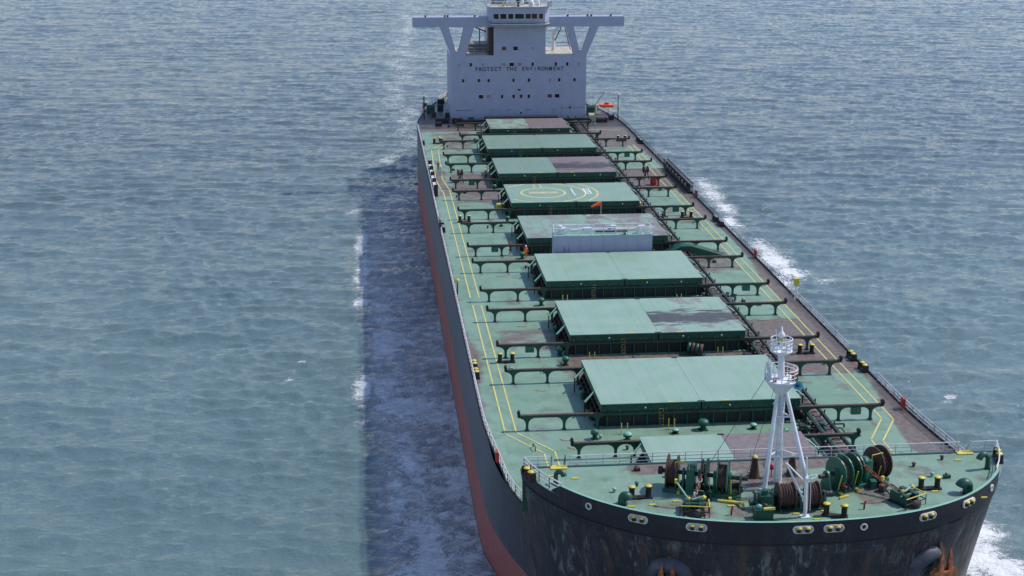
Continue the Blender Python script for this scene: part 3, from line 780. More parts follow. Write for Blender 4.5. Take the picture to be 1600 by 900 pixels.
# storey seams and small rails at the foot
b = MB()
for x_ in (-11.3,-7.9,-3.6,.4,4.3,8.2,11.9): b.box(x_-.025, x_+.025, Y0-.02, Y0+.01, .1, 13.7)
for z_ in (3.1, 6.75, 10.2, 13.75): b.box(-14.5, 15.2, Y0-.02, Y0+.01, z_-.03, z_+.03)
for x0, x1 in ((-13.5,-10),(-6,-5),(-2.4,-1.4),(2,3),(7.6,8.6)): b.tube([(x0,Y0-.1,2.0),(x1,Y0-.1,2.05)], .06, 5, 1)
b.tube([(9.7,Y0-1.2,.0),(9.7,Y0-1.2,3.0),(15.2,Y0-1.2,3.0)], .05, 5, 1); b.tube([(9.7,Y0-1.2,2.5),(15.2,Y0-1.2,2.5)], .05, 5, 1)
b.split('front_trim', [M['super'], M['grey']], S)
# lettering
words = "PROTECT THE ENVIRONMENT"; pitch = (10.31+9.43)/len(words)
lv_, lf_ = MB(), None
for i, ch in enumerate(words):
    if ch == ' ': continue
    cu = bpy.data.curves.new('letter', 'FONT'); cu.body = ch; cu.size = 1.25; cu.extrude = .02; cu.align_x = 'CENTER'; cu.offset = .012; cu.resolution_u = 3
    o = bpy.data.objects.new('letter', cu); COL.objects.link(o)
    dg = bpy.context.evaluated_depsgraph_get(); me = bpy.data.meshes.new_from_object(o.evaluated_get(dg))
    cxp = -9.43+pitch*(i+.5)
    lv_.add([(cxp+v.co.x*(.70 if ch in 'MWNV' else .88), Y0-.03-v.co.z, 10.57+v.co.y) for v in me.vertices], [tuple(p.vertices) for p in me.polygons], 0)
    bpy.data.objects.remove(o); bpy.data.curves.remove(cu); bpy.data.meshes.remove(me)
lv_.split('letter', M['lettering'], S, tol=-.001)
# clutter behind the openings
b = MB()
b.box(-11.2, -5.3, 246, 252, 13.93, 15.6, 0)
for x in (-11,-9.1,-7.2,-5.8): b.cyl((x,243.5,13.9),(x,243.5,15.1),.05,n=5,mi=1)
for z_ in (14.5,15.1): b.cyl((-11.3,243.5,z_),(-5.4,243.5,z_),.05,n=5,mi=1)
b.box(-6.2,-5.25,239.8,244,13.95,20.0,2); b.bar((-10.6,249,14),(-9.3,249,20),.4,.4,mi=2); b.tube([(-8.6,247,19.2),(-6.2,247,18.2)],.18,6,2)
b.cyl((-7.6,248,13.9),(-7.6,248,18.6),.16,n=6,mi=0)
b.split('deck_fittings', [M['grey'], M['rail_white'], M['rust_brown']], S)
b = MB()
for x in (7,8.4,9.8,11.2): b.cyl((x,250,13.9),(x,250,15.0),.05,n=5)
for z_ in (14.4,15.0): b.cyl((6.3,250,z_),(12.4,250,z_),.05,n=5)
b.cyl((8.9,247,13.9),(8.9,247,18.3),.42,n=10); b.bar((8.9,247,18.3),(11.9,246,20.3),.45,.5); b.bar((8.9,247,15.4),(10.6,246.4,19.2),.2,.2,mi=1); b.box(8.5,9.3,246.5,247.5,17.5,18.9)
b.bar((11.2,246,19.6),(12.6,246,14.2),.16,.16,mi=1); b.box(6.4,7.4,245.8,247.2,18.2,19.6)
b.build('provision_crane', [M['white'], M['rust_brown']], S)
b = MB(); b.box(-5, 6, 255, 266, -.05, 19.5); b.box(-3.5, 4.5, 256.5, 265, 19.5, 23.5, 1); b.build('funnel', [M['super'], M['near_black']], S)

# wheelhouse
Wh = empty('wheelhouse', (0,0,0)); Wh.parent = SHIP
plan = [(-6.45,243),(-6.45,238.2),(-5.75,236.3),(5.65,236.3),(6.75,238.2),(6.75,243)]
b = MB(); b.prism(plan, 'z', 21.2, 24.5); b.prism([(p[0]*1.02, p[1] if p[1] > 240 else p[1]-.25) for p in plan], 'z', 24.5, 24.62)
b.prism([(-5.6,243),(-5.6,238.6),(-5,237.2),(5,237.2),(5.9,238.6),(5.9,243)], 'z', 20.3, 21.2); b.build('wall', M['super'], Wh)
b = MB(); b.prism([(p[0]*1.01, p[1] if p[1] > 240 else p[1]-.55) for p in plan], 'z', 20.92, 21.06); b.build('walkway', M['rail_white'], Wh)
b = MB()
q = [(p[0]*1.01, (p[1] if p[1] > 240 else p[1]-.5)) for p in plan[1:5]]
for z_ in (21.35, 21.65): [b.cyl((*a, z_), (*c, z_), .04, n=5) for a, c in zip(q[:-1], q[1:])]
b.build('walkway_rail', M['grey'], Wh)
for a, c in ((-5.48,-4.4),(-4.04,-2.73),(-2.3,-1.22),(-.86,1.05),(1.41,2.55),(2.8,3.93),(4.34,5.2)):
    m_ = MB(); m_.box(a-.08, c+.08, 236.25, 236.31, 22.06, 23.28, 1); m_.box(a, c, 236.22, 236.26, 22.14, 23.2, 0); m_.build('window', [M['glass'], M['rail_white']], Wh)
b = MB(); b.box(-6.3, 6.6, 236.3, 242.9, 24.63, 24.66); b.build('roof', M['cream'], Wh)
b = MB()
for x in np.linspace(-6.2, 6.5, 8):
    for y in (236.3, 242.8): b.cyl((x,y,24.6),(x,y,25.75),.05,n=5)
for z_ in (25.2, 25.75):
    for y in (236.3, 242.8): b.cyl((-6.2,y,z_),(6.5,y,z_),.05,n=5)
b.bar((-6.6,236.4,24.2),(-7.6,236.0,26.2),.3,.12); b.box(6.2,7.1,236.6,237.6,24.6,25.9)
b.build('roof_railing', M['rail_white'], Wh)
b = MB(); b.cyl((-.1,237,24.6),(-.1,237,25.5),.26,n=10,mi=1); b.lathe((-.1,237,25.5), [(.2,0),(.5,.1),(.5,.5),(0,.7)], 12, 1)
b.box(-3.6,-3.1,237,237.5,24.6,25.5,2); b.lathe((2.9,238,24.6), [(.5,0),(.6,.7),(.3,1.3),(0,1.4)], 12); b.lathe((4.4,239,24.6), [(.35,0),(.5,.8),(0,1.5)], 12)
b.cyl((-2.0,240,24.6),(-.8,240,33),.55,.3,n=10); b.cyl((1.2,240,24.6),(.4,240,33),.35,.3,n=10); b.box(-3.2,2.8,239.7,240.3,28.5,28.9)
b.box(-1.6,.9,239.4,240.8,24.6,27.5)
b.build('radar_mast', [M['white'], M['near_black'], M['yellow']], Wh)
b = MB()
for x in (-20,-15.8,-15.2,-9.3,11,15.4,16.2,20.5): b.box(x-.18, x+.18, 239.3, 239.8, 22.25, 22.65)
b.split('wing_lamp', M['rust_brown'], S)
railing('wing_railing', [(-22.6,242,22.25),(-7,242,22.25)], M['rail_white'], r=.035, h=.75); railing('wing_railing', [(7.2,242,22.25),(23.2,242,22.25)], M['rail_white'], r=.035, h=.9)

# stern deck equipment
def pole(x, y, h, r, mt): p = MB(); p.cyl((0,0,0),(0,0,h),r,r*.8,n=8); p.cyl((0,0,h),(0,0,h+.25),r*1.4,n=8); p.build('deck_pole', M[mt], SHIP, (x, y, 0))
pole(-20.5, 240.3, 4.6, .16, 'rust_brown'); pole(22.3, 237.2, 5.2, .27, 'cream')
for x, y, w_, h_, mt in ((-18.7,247.5,1.5,1.9,'dark_green'),(-16.4,250,1.1,1.6,'near_black'),(-18.2,243,.9,1.,'rust_brown'),(-15.7,260,1.3,1.2,'near_black'),(-15.4,240,.8,1.4,'near_black'),(-16.8,235.5,2.4,.9,'near_black'),(-17.8,231,1.2,.9,'near_black'),
                         (17.0,243.5,1.5,2.1,'dark_green'),(16.0,238.,.8,1.0,'near_black'),(18.0,233.5,2.0,1.0,'near_black'),(20.5,236,1.,1.2,'near_black'),(18.5,248,1.6,1.3,'grey'),(-13.8,234,1.4,1.2,'near_black'),(-10.6,233.5,1.,1.4,'near_black'),(15.8,234,1.1,1.9,'cream'),
                         (-19.6,256,.8,.9,'rust_brown'),(-12.9,266,1.4,1.0,'near_black')):
    m_ = MB(); m_.box(-w_/2, w_/2, -w_*.35, w_*.35, -.02, h_*.72); m_.cyl((-w_*.55,0,h_*.7),(w_*.55,0,h_*.7),h_*.3,n=10); m_.box(-w_*.6,-w_*.5,-w_*.3,w_*.3,0,h_); m_.box(w_*.5,w_*.6,-w_*.3,w_*.3,0,h_)
    m_.build('stern_winch', M[mt], SHIP, (x, y, 0))
b = MB(); b.box(-13, -7.5, 229.3, 229.8, .8, 1.5); [b.box(x-.1,x+.1,229.4,229.7,0,.9) for x in (-12.6,-10,-7.8)]; b.box(-14,-12.5,231,232,0,1.6); b.box(8.5,15,230.5,231,.9,1.4); [b.box(x-.1,x+.1,230.6,230.9,0,1) for x in (8.8,12,14.6)]
b.box(-7.5,8.5,234.5,236.5,0,1.1); b.split('pipe_rack', M['near_black'], SHIP)
b = MB(); b.cyl((18.6,246,0),(18.6,246,2.0),.3,n=8); b.bar((18.6,246,1.8),(20.6,246.5,4.6),.3,.35); b.cyl((20.6,246.5,4.6),(20.9,246.3,2.6),.04,n=5); b.build('boat_davit', M['cream'], SHIP)
RB = empty('rescue_boat', (20.7, 243.5, 1.45)); tag(RB, 'small orange-red rescue boat slung under the davit beside the white superstructure', 'rescue boat')
b = MB()
secs = [(-1.7,.05,.35),(-1.2,.45,.1),(-.3,.62,0),(.7,.6,0),(1.5,.5,.05)]
vs = []; 
for x, w_, z_ in secs: vs += [(x,-w_,.65),(x,-w_*.7,z_+.1),(x,0,z_),(x,w_*.7,z_+.1),(x,w_,.65),(x,w_*.6,.75),(x,-w_*.6,.75)]
fs = [(i*7+j, i*7+(j+1) % 7, (i+1)*7+(j+1) % 7, (i+1)*7+j) for i in range(4) for j in range(7)]+[tuple(range(7)), tuple(range(28,35))[::-1]]
b.add(vs, fs, 0, False); b.build('boat_hull', M['orange'], RB)
b = MB(); b.box(-.5,.4,-.35,.35,.76,1.1); b.cyl((-.1,0,1.1),(-.1,0,1.35),.07,n=6); b.build('console', M['red'], RB)
for x, y in ((-20.3,250),(-13.7,268.5)):
    b = MB(); b.lathe((0,0,1.), [(.2,-.05),(.42,-.08),(.5,0),(.42,.08),(.2,.05)], 14, 0, axis=(1,.3,0)); b.build('lifebuoy', M['orange'], SHIP, (x, y, 0))

# ------------------------------------------------------------------ forecastle machinery
FZ = 4.0
def disc(mb, x, r, w_, zc, mi=0, n=22, hub=.0):
    mb.lathe((x-w_/2, 0, zc), [(hub,0),(r,0),(r,w_),(hub,w_)], n, mi, axis=(1,0,0), smooth=False)
def windlass(loc, rz, sx):
    Wd = empty('windlass', loc); Wd.scale = (1, 1.1, 1.18); Wd.rotation_euler = (0,0,rz); Wd.parent = SHIP; zc = 1.35
    b_ = MB()
    for x in (-3.2,-1.75,-.4,.9,2.2,3.1):                       # bearing frames
        b_.prism([(-.75,.0),(.75,.0),(.28,zc+.1),(-.28,zc+.1)], 'x', sx*x-.07, sx*x+.07)
        b_.cyl((sx*x-.1,0,zc),(sx*x+.1,0,zc),.36,n=12)
    b_.box(-3.4,3.3,-.85,-.6,0,.28); b_.box(-3.4,3.3,.6,.85,0,.28); b_.split('bearing_frame', M['mid_green'], Wd)
    b_ = MB(); b_.cyl((-3.9,0,zc),(3.7,0,zc),.16,n=10); disc(b_, sx*-3.75, .3, .35, zc); b_.build('shaft', M['near_black'], Wd)
    for x, r in ((-2.7,1.15),(1.6,1.1)):
        b_ = MB(); disc(b_, sx*x, .86, .75, zc, 0); disc(b_, sx*x-.42, r+.1, .1, zc, 1); disc(b_, sx*x+.42, r+.1, .1, zc, 1)
        for i in range(5): b_.lathe((sx*x-.28+i*.14, 0, zc), [(.86,-.06),(.91,0),(.86,.06)], 20, 0, axis=(1,0,0))
        b_.build('rope_drum', [M['rope'], M['mid_green'] if x > 0 else M['rust_brown']], Wd)
    b_ = MB(); disc(b_, sx*.25, 1.2, .16, zc, 0); disc(b_, sx*-.18, 1.12, .12, zc, 0); disc(b_, sx*.03, .62, .3, zc, 1)
    for i in range(5):
        a = 2*PI*i/5; b_.box(sx*.03-.16, sx*.03+.16, .62*math.cos(a)-.1, .62*math.cos(a)+.1, zc+.62*math.sin(a)-.1, zc+.62*math.sin(a)+.1, 1)
    b_.build('chain_wheel', [M['dark_green'], M['rust_brown']], Wd)
    b_ = MB(); b_.box(sx*-1.1-.35, sx*-1.1+.35, -.7, .95, 0, 1.9); b_.cyl((sx*-1.1,.95,1.0),(sx*-1.1,1.9,1.0),.38,n=12); b_.lathe((sx*-1.1-.3,0,1.5), [(0,0),(.55,0),(.55,.6),(0,.6)], 16, 0, axis=(1,0,0)); b_.build('gear_case', M['mid_green'], Wd)
    b_ = MB()
    for x in (-2.0, .6, 2.4): b_.bar((sx*x,-.7,.3),(sx*x,-1.05,1.55),.07,.07); b_.box(sx*x-.12,sx*x+.12,-1.2,-.6,.05,.22)
    b_.tube([(sx*-2.4,-.75,1.9),(sx*-2.4,-.75,2.4),(sx*-1.2,-.75,2.4),(sx*-1.2,-.75,1.9)],.035,5); b_.box(sx*2.,sx*3.,-1.6,-1.45,.02,.16)
    b_.split('brake_lever', M['yellow'], Wd)
    return Wd
def clutter(cx_, cy_, sgn):
    for i in range(13):
        x = cx_+random.uniform(-2.7, 2.7); y = cy_+random.uniform(-1.9, 1.5); m_ = MB(); h_ = random.uniform(.35, 1.3)
        if i % 3 == 0: m_.box(-.3,.3,-.25,.25,0,h_); m_.cyl((-.35,0,h_*.8),(.35,0,h_*.8),.18,n=8)
        elif i % 3 == 1: m_.cyl((0,0,0),(.1,-.1,h_),.12,n=8); m_.lathe((.1,-.1,h_),[(.22,0),(.26,.12),(0,.2)],10)
        else: m_.tube([(-.6,0,.1),(-.3,.1,h_),(.5,0,h_*.8),(.8,-.3,.1)],.07,6)
        m_.build('winch_fitting', M[['dark_green','near_black','rust_brown','mid_green'][i % 4]], SHIP, (x, y, FZ), random.uniform(0, 3))
clutter(-5.6, 29.2, 1); clutter(7.6, 29.6, 1); clutter(-.8, 27.2, 1)
windlass((-5.75, 29.7, FZ), math.radians(-20), 1)
windlass((7.45, 29.9, FZ), math.radians(24), -1)
def chain(name, a, b_, mt, label, n=None):
    """studded links between two points along a slack line"""
    a = Vector(a); b_ = Vector(b_); L = (b_-a).length; n = int(L/.33); m_ = MB(); d = (b_-a).normalized()
    for i in range(n):
        t = (i+.5)/n; c = a.lerp(b_, t)-Vector((0,0,.35*math.sin(PI*t)))
        sd = Vector((d.y,-d.x,0)).normalized() if i % 2 == 0 else d.cross(Vector((d.y,-d.x,0)).normalized())
        pts = [c+d*(.26*math.cos(u))+sd*(.15*math.sin(u)) for u in np.linspace(0, 2*PI, 9)[:-1]]
        for k in range(8): m_.cyl(pts[k], pts[(k+1) % 8], .055, n=5, mi=(0 if (i//2) % 2 else 1))
    o = m_.build(name, mt); tag(o, label, 'chain', 'anchor chains on the forecastle'); return o
M['chain_red'] = paint('chain_red', (.35,.06,.05), (.14,.06,.04), .45, .65, 4, .7); M['chain_pale'] = paint('chain_pale', (.42,.36,.34), (.2,.1,.07), .45, .65, 4, .7)
chain('anchor_chain', (-5.75, 29.5, 6.75), (-7.5, 26.4, 4.75), [M['chain_red'], M['chain_pale']], 'red and pale painted anchor chain running down from the left windlass')
chain('anchor_chain', (7.5, 29.7, 6.75), (10.3, 26.7, 4.9), [M['chain_red'], M['rust_orange']], 'rusty red anchor chain running down from the right windlass beside the mast')
def stopper(x, y, rz, railside):
    St = empty('chain_stopper', (x, y, FZ)); St.rotation_euler = (0,0,rz); St.parent = SHIP
    b_ = MB(); b_.box(-.75,-.35,-.9,.9,0,1.0); b_.box(.35,.75,-.9,.9,0,1.0); b_.cyl((-.4,.2,.75),(.4,.2,.75),.38,n=12,mi=1); b_.cyl((-.95,-.4,.8),(.95,-.4,.8),.16,n=8); b_.box(-.9,.9,-1.0,1.0,0,.14,1)
    b_.lathe((0,-.9,.1), [(.75,0),(.75,.3),(.4,.6)], 14, 1); b_.build('stopper_block', [M['dark_green'], M['near_black']], St)
    b_ = MB(); b_.bar((-.55,.5,.95),(-1.5,1.1,2.1),.1,.1); b_.box(-1.62,-1.4,1.0,1.25,1.95,2.3,1); b_.cyl((-.2,-.2,1.1),(.75,-.1,1.35),.09,n=6); b_.lathe((.75,-.1,1.2),[(.18,0),(.24,.15),(0,.3)],8,1); b_.lathe((-.5,-.2,1.1),[(.14,0),(.2,.15),(0,.25)],8,1); b_.build('stopper_lever', [M['light_green'], M['yellow']], St)
    b_ = MB()
    for p in ((-1.2,-1.3),(0,-1.3),(1.2,-1.3),(1.2,0)): b_.cyl((*p,0),(*p,1.0),.04,n=5,mi=1)
    for z_ in (.5,1.0): b_.tube([(-1.2,-1.3,z_),(1.2,-1.3,z_),(1.2,.2,z_)],.05,5,0 if z_ > .9 else 1)
    b_.build('handrail', [M['yellow'], M['near_black']], St)
stopper(-7.4, 26.0, math.radians(-10), -1); stopper(10.6, 26.1, math.radians(28), 1)
Wc = empty('mooring_winch', (.65, 25.9, FZ)); Wc.parent = SHIP
for x, w_ in ((-.35,1.3),(1.95,.85)):
    b_ = MB(); disc(b_, x, .85, w_-.1, 1.15, 0, 20)
    n_ = int(w_/.24)
    for i in range(n_): b_.lathe((x-w_/2+.12+i*(w_-.2)/n_, 0, 1.15), [(.82,-.11),(1.0,0),(.82,.11)], 20, 0, axis=(1,0,0))
    for e in (-1, 1): disc(b_, x+e*w_/2, 1.1, .09, 1.15, 1, 22)
    b_.build('rope_drum', [M['rope'], M['rust_brown']], Wc)
b_ = MB()
for x in (-1.55,.85,2.95): b_.prism([(-.7,0),(.7,0),(.25,1.4),(-.25,1.4)], 'x', x-.09, x+.09)
b_.box(-2.6,-1.7,-.6,.6,0,1.35); b_.cyl((-2.15,-.1,1.3),(-2.15,-.1,1.75),.3,n=10); b_.cyl((-3.4,0,.6),(-2.6,0,.6),.3,n=10); b_.box(-1.6,3.1,-.8,.8,0,.14)
b_.build('gear_case', M['dark_green'], Wc)
b_ = MB(); b_.cyl((-1.6,0,1.15),(3.6,0,1.15),.13,n=8); b_.lathe((3.1,0,1.15), [(.3,0),(.2,.25),(.32,.5),(0,.52)], 12, 0, axis=(1,0,0)); b_.build('shaft', M['near_black'], Wc)
for x, y in ((-.63,32.4),(2.75,32.5)):
    b_ = MB(); b_.lathe((0,0,0), [(.5,0),(.46,.25),(.22,1.75),(.26,1.78),(.26,1.85)], 14, 0); b_.lathe((0,0,0), [(.26,1.85),(.2,2.0),(0,2.02)], 14, 1)
    b_.box(-.5,.5,-.5,.5,-.01,.06); b_.build('conical_vent', [M['rust_brown'], M['yellow']], SHIP, (x, y, FZ))
# green tool chest with yellow pipe
b_ = MB(); b_.box(-.75,.75,-.45,.45,0,.85,0); b_.box(-.8,.8,-.5,.5,.85,.93,0); b_.cyl((-.1,-.42,1.02),(.85,-.42,1.02),.13,n=8,mi=1); b_.lathe((-.35,.1,.93),[(.2,0),(.25,.18),(0,.3)],10,2); b_.lathe((.2,.2,.93),[(.2,0),(.2,.2),(0,.25)],10,3)
b_.build('tool_chest', [M['dark_green'], M['yellow'], M['light_green'], M['rust_brown']], SHIP, (-2.05, 24.1, FZ))
# goose-neck ventilators
def gooseneck(x, y, r, h, rz, mt='dark_green'):
    g_ = MB(); pts = [Vector((0,0,0)), Vector((0,0,h*.55))]+[Vector((-h*.28+h*.28*math.cos(t), 0, h*.55+h*.32*math.sin(t))) for t in np.linspace(.3, PI*.95, 6)]
    pts = [Vector((0,0,0)), Vector((0,0,h*.30)), Vector((0,0,h*.55))]+[Vector((-h*.30+h*.30*math.cos(t), 0, h*.55+h*.34*math.sin(t))) for t in np.linspace(.18, PI*.92, 12)]
    n_ = 16; vs = []
    for i, p in enumerate(pts):
        d = (pts[min(i+1, len(pts)-1)]-pts[max(i-1, 0)]).normalized(); e = Vector((0,1,0)); q = d.cross(e); rr = r*(1+.35*max(0, i-3)/11)
        vs += [p+(e*math.cos(2*PI*k/n_)+q*math.sin(2*PI*k/n_))*rr for k in range(n_)]
    g_.add(vs, [(i*n_+k, i*n_+(k+1) % n_, (i+1)*n_+(k+1) % n_, (i+1)*n_+k) for i in range(len(pts)-1) for k in range(n_)], 0, True)
    g_.add(vs[-n_:], [tuple(range(n_))], 1)
    g_.lathe((0,0,0), [(r*1.4,0),(r*1.4,.06)], 12)
    g_.build('gooseneck_vent', [M[mt], M['near_black']], SHIP, (x, y, FZ), rz)
gooseneck(16.7, 27.4, .42, 1.0, 0); gooseneck(-13.1, 27.9, .36, .8, PI*.95); gooseneck(20.5, 32.3, .22, 1.6, .2); gooseneck(-18.1, 32.6, .2, 1.3, 2.6)
m_ = MB()
for x, y in ((-12.4,27.2),(-8.5,27.9),(-10.6,27.4),(-12.3,28.9),(-4.1,26.6),(.9,24.6),(3.4,24.9),(2.3,23.4),(4.2,29.6),(14.0,27.9),(-18.3,34.1),(18.6,34.3),(17.7,26.3),(-.6,33.4),(5.4,25.9),(-16.3,33.4)):
    m_.box(x-.28, x+.28, y-.1, y+.1, FZ, FZ+.09)
m_.split('deck_hook', M['yellow'], SHIP)
for x, y, hh in ((-4.5,24.9,.8),(6.8,25.0,.75),(5.9,28.0,1.2)):
    m_ = MB(); m_.cyl((0,0,0),(0,0,hh*.6),.07,n=6,mi=1); m_.cyl((0,0,hh*.5),(.12,.05,hh),.09,n=6); m_.build('hydrant', [M['red'], M['near_black']], SHIP, (x, y, FZ))
m_ = MB(); m_.lathe((0,0,.9), [(0,-.15),(.22,-.12),(.22,.35),(0,.4)], 10); m_.box(-.04,.04,-.04,.04,0,.8); m_.build('fire_extinguisher', M['red'], SHIP, (.85, 32.2, FZ))
m_ = MB(); m_.tube([(-5.0,27.6,FZ+.1),(-3.4,26.9,FZ+.15),(-3.2,26.3,FZ+.35),(-3.2,26.0,FZ+.05)],.13,8); m_.build('bent_pipe', M['yellow'], SHIP)
m_ = MB()
for i in range(5):
    p0 = Vector((-3.4+i*.3,27.7+.1*i,FZ+.12)); p1 = Vector((-.8+i*.25,27.2+.35*i,FZ+.14)); m_.cyl(p0,p1,.05,n=5)
m_.split('hose_bundle', M['grey'], SHIP)

# ------------------------------------------------------------------ foremast
F = empty('foremast', (0,0,0)); F.parent = SHIP
b_ = MB(); b_.cyl((1.1,31.1,FZ),(.98,31.1,12.4),.36,.33,n=16); b_.cyl((.98,31.1,12.4),(.75,31.1,16.2),.32,.26,n=16); b_.cyl((.75,31.1,16.2),(.7,31.1,17.3),.15,n=10); b_.build('column', M['white'], F)
for a in ((-.5,29.45,FZ),(3.35,29.3,FZ)):
    b_ = MB(); tpx = .62 if a[0] < 0 else 1.32; b_.cyl(a,(tpx,30.9,12.5),.22,.17,n=12); b_.box(a[0]-.35,a[0]+.35,a[1]-.35,a[1]+.35,FZ,FZ+.07); b_.build('leg', M['white'], F)
def legp(side, z_):
    a = Vector((-.5,29.45,FZ)) if side < 0 else Vector((3.35,29.3,FZ)); e = Vector((.62 if side < 0 else 1.32,30.9,12.5)); return a.lerp(e, (z_-FZ)/(12.5-FZ))
b_ = MB()
for z_ in (6.9, 10.3):
    l_, r__ = legp(-1, z_), legp(1, z_); c_ = Vector((1.05,31.1,z_+.2)); b_.cyl(l_, r__, .085, n=8); b_.cyl(l_, c_, .075, n=8); b_.cyl(r__, c_, .075, n=8)
b_.build('brace', M['white'], F)
def platform(name, c, r0, r1, h, mt='white'):
    b1 = MB(); b1.lathe(c, [(r0,-h),(r1,-.12),(r1+.05,0),(r1-.05,.03),(.2,.03)], 18); o = b1.build(name, [M['white']], F)
    rl = MB()
    for k in range(14):
        t = 2*PI*k/14; p = Vector(c)+Vector((r1*math.cos(t), r1*math.sin(t), 0)); rl.cyl(p, p+Vector((0,0,1.0)), .04, n=5)
        t2 = 2*PI*(k+1)/14; p2 = Vector(c)+Vector((r1*math.cos(t2), r1*math.sin(t2), 0))
        for z_ in (.35,.68,1.0): rl.cyl(p+Vector((0,0,z_)), p2+Vector((0,0,z_)), .035, n=5)
    rl.build('platform_railing', M['white'], F)
platform('platform', (.87,31.05,13.55), .42, 1.38, 1.35); platform('crow_nest', (.75,31.05,16.15), .3, .92, .45)
b_ = MB()
for x, y, z_, w_ in ((-.35,30.7,13.6,.35),(1.9,30.5,13.6,.42),(.1,30.2,13.6,.25),(1.4,31.9,13.6,.3),(.2,31.4,16.2,.22),(1.2,30.8,16.2,.25)):
    b_.box(x-w_/2, x+w_/2, y-w_/2, y+w_/2, z_, z_+w_*1.5, 1 if z_ < 14 and x > 0 else 0)
b_.bar((.4,30.9,16.2),(.15,30.9,18.0),.07,.07); b_.bar((-.1,30.9,13.6),(-.5,30.6,15.2),.3,.1)
for x in (-.45,-.25): b_.bar((x,30.4,13.6),(x+.1,30.9,15.6),.05,.05)
b_.split('platform_fitting', [M['white'], M['rust_orange']], F)
b_ = MB(); b_.lathe((.7,31.05,17.2), [(.14,0),(.3,.12),(.3,.3),(.22,.5),(.1,.62),(.06,1.0),(0,1.05)], 14, 0); b_.lathe((.7,31.05,16.95), [(.2,0),(.26,.1),(.2,.22)], 12, 1); b_.build('mast_light', [M['white'], M['yellow']], F)
b_ = MB(); b_.lathe((2.05,30.0,13.25), [(.0,.45),(.12,.44),(.16,.25),(.42,.0),(.44,-.06),(.40,-.04),(.1,.3)], 18, 0, axis=(.1,1,-.35)); b_.cyl((2.05,30.4,13.1),(1.5,30.8,13.3),.06,n=6); b_.build('horn', M['cyan'], F)
b_ = MB(); b_.cyl((2.02,29.97,13.27),(2.04,30.15,13.21),.1,n=10); b_.build('horn_mouth', M['near_black'], F)
b_ = MB(); [b_.bar((x_,30.68,4.3),(x_,30.68,12.3),.035,.035) for x_ in (.74,1.24)]; [b_.bar((.74,30.68,z_),(.34+.9,30.68,z_),.03,.03) for z_ in np.arange(4.6,12.2,.35)]; b_.build('mast_ladder', M['rail_white'], F)
b_ = MB()
b_.cyl((-.4,30.8,14.0),(-5.4,30.0,6.2),.022,n=5); b_.cyl((.1,30.2,13.0),(-1.6,31.6,4.2),.018,n=5); b_.split('stay_wire', M['near_black'], F)
# jackstaff with ladder
J = empty('jackstaff', (1.45, 24.0, FZ)); J.parent = SHIP
b_ = MB(); b_.cyl((0,0,0),(-.1,0,3.4),.15,.13,n=10); b_.cyl((-.1,0,3.4),(-.16,0,5.3),.07,n=8); b_.cyl((-.14,0,3.4),(.1,0,3.45),.2,n=8); b_.box(-.4,.4,-.3,.3,0,.08); b_.build('staff', M['white'], J)
b_ = MB()
for x in (.2,.42): b_.bar((x,.05,.5),(x-.1,.05,3.4),.045,.045)
for i in range(11): b_.bar((.18-.01*i,.05,.7+i*.26),(.42-.01*i,.05,.7+i*.26),.04,.04,mi=1)
b_.tube([(.2,.05,3.3),(.9,.2,3.5),(.9,.6,3.5),(.2,.5,3.4)],.03,5); b_.build('ladder', [M['white'], M['red']], J)
b_ = MB(); b_.cyl((-.28,.1,1.75),(-1.75,.3,4.75),.09,n=8); b_.cyl((-.16,.1,3.1),(-1.75,.3,4.75),.07,n=8); b_.cyl((0,.2,1.5),(-.75,.2,2.5),.05,n=6); b_.split('strut', M['white'], J)

# fairleads in the bulwark
M['fair'] = paint('fairlead_paint', (.62,.60,.55), (.40,.25,.2), .5, .7, 4, .6)
def fairlead(x, z_, w_, h_, two=True):
    y, n_ = hull_at(x, z_); rz = math.atan2(n_.y, n_.x)+PI/2
    Fl = MB(); seg = 28
    def rr(a, hw_, hh_):
        c, s_ = math.cos(a), math.sin(a); r = min(hw_, hh_); return (math.copysign(hw_-r, c)*(abs(c) > 1e-6)+r*c, r*s_)
    ang = [2*PI*k/seg for k in range(seg)]
    out = [rr(a, w_/2, h_/2) for a in ang]; inn_ = [rr(a, w_/2-.12, h_/2-.12) for a in ang]
    vs = [(p[0],-.02,p[1]) for p in out]+[(p[0],-.14,p[1]) for p in out]+[(p[0],-.14,p[1]) for p in inn_]+[(p[0],-.03,p[1]) for p in inn_]
    fs = [(j*seg+k, j*seg+(k+1) % seg, (j+1)*seg+(k+1) % seg, (j+1)*seg+k) for j in range(3) for k in range(seg)]
    Fl.add(vs, fs, 0, True); Fl.add([(p[0],-.035,p[1]) for p in inn_], [tuple(range(seg))], 0 if two else 3)
    if two:
        for dx in (-w_*.2, w_*.2):
            Fl.cyl((dx,-.12,-h_*.30),(dx,-.12,h_*.16),.18,n=10,mi=1); Fl.lathe((dx,-.12,h_*.16), [(.23,0),(.23,.12),(0,.14)], 10, 2)
            pass
    Fl.build('fairlead', [M['fair'], M['near_black'], M['yellow'], M['near_black']], SHIP, (x, y, z_), rz)
for x in (-12.4,-8.0,.43,2.95,11.3,15.7): fairlead(x, 4.32, 1.72, .68)
for x in (-16.0, 5.5, 18.9): fairlead(x, 4.25, .62, .62, False)
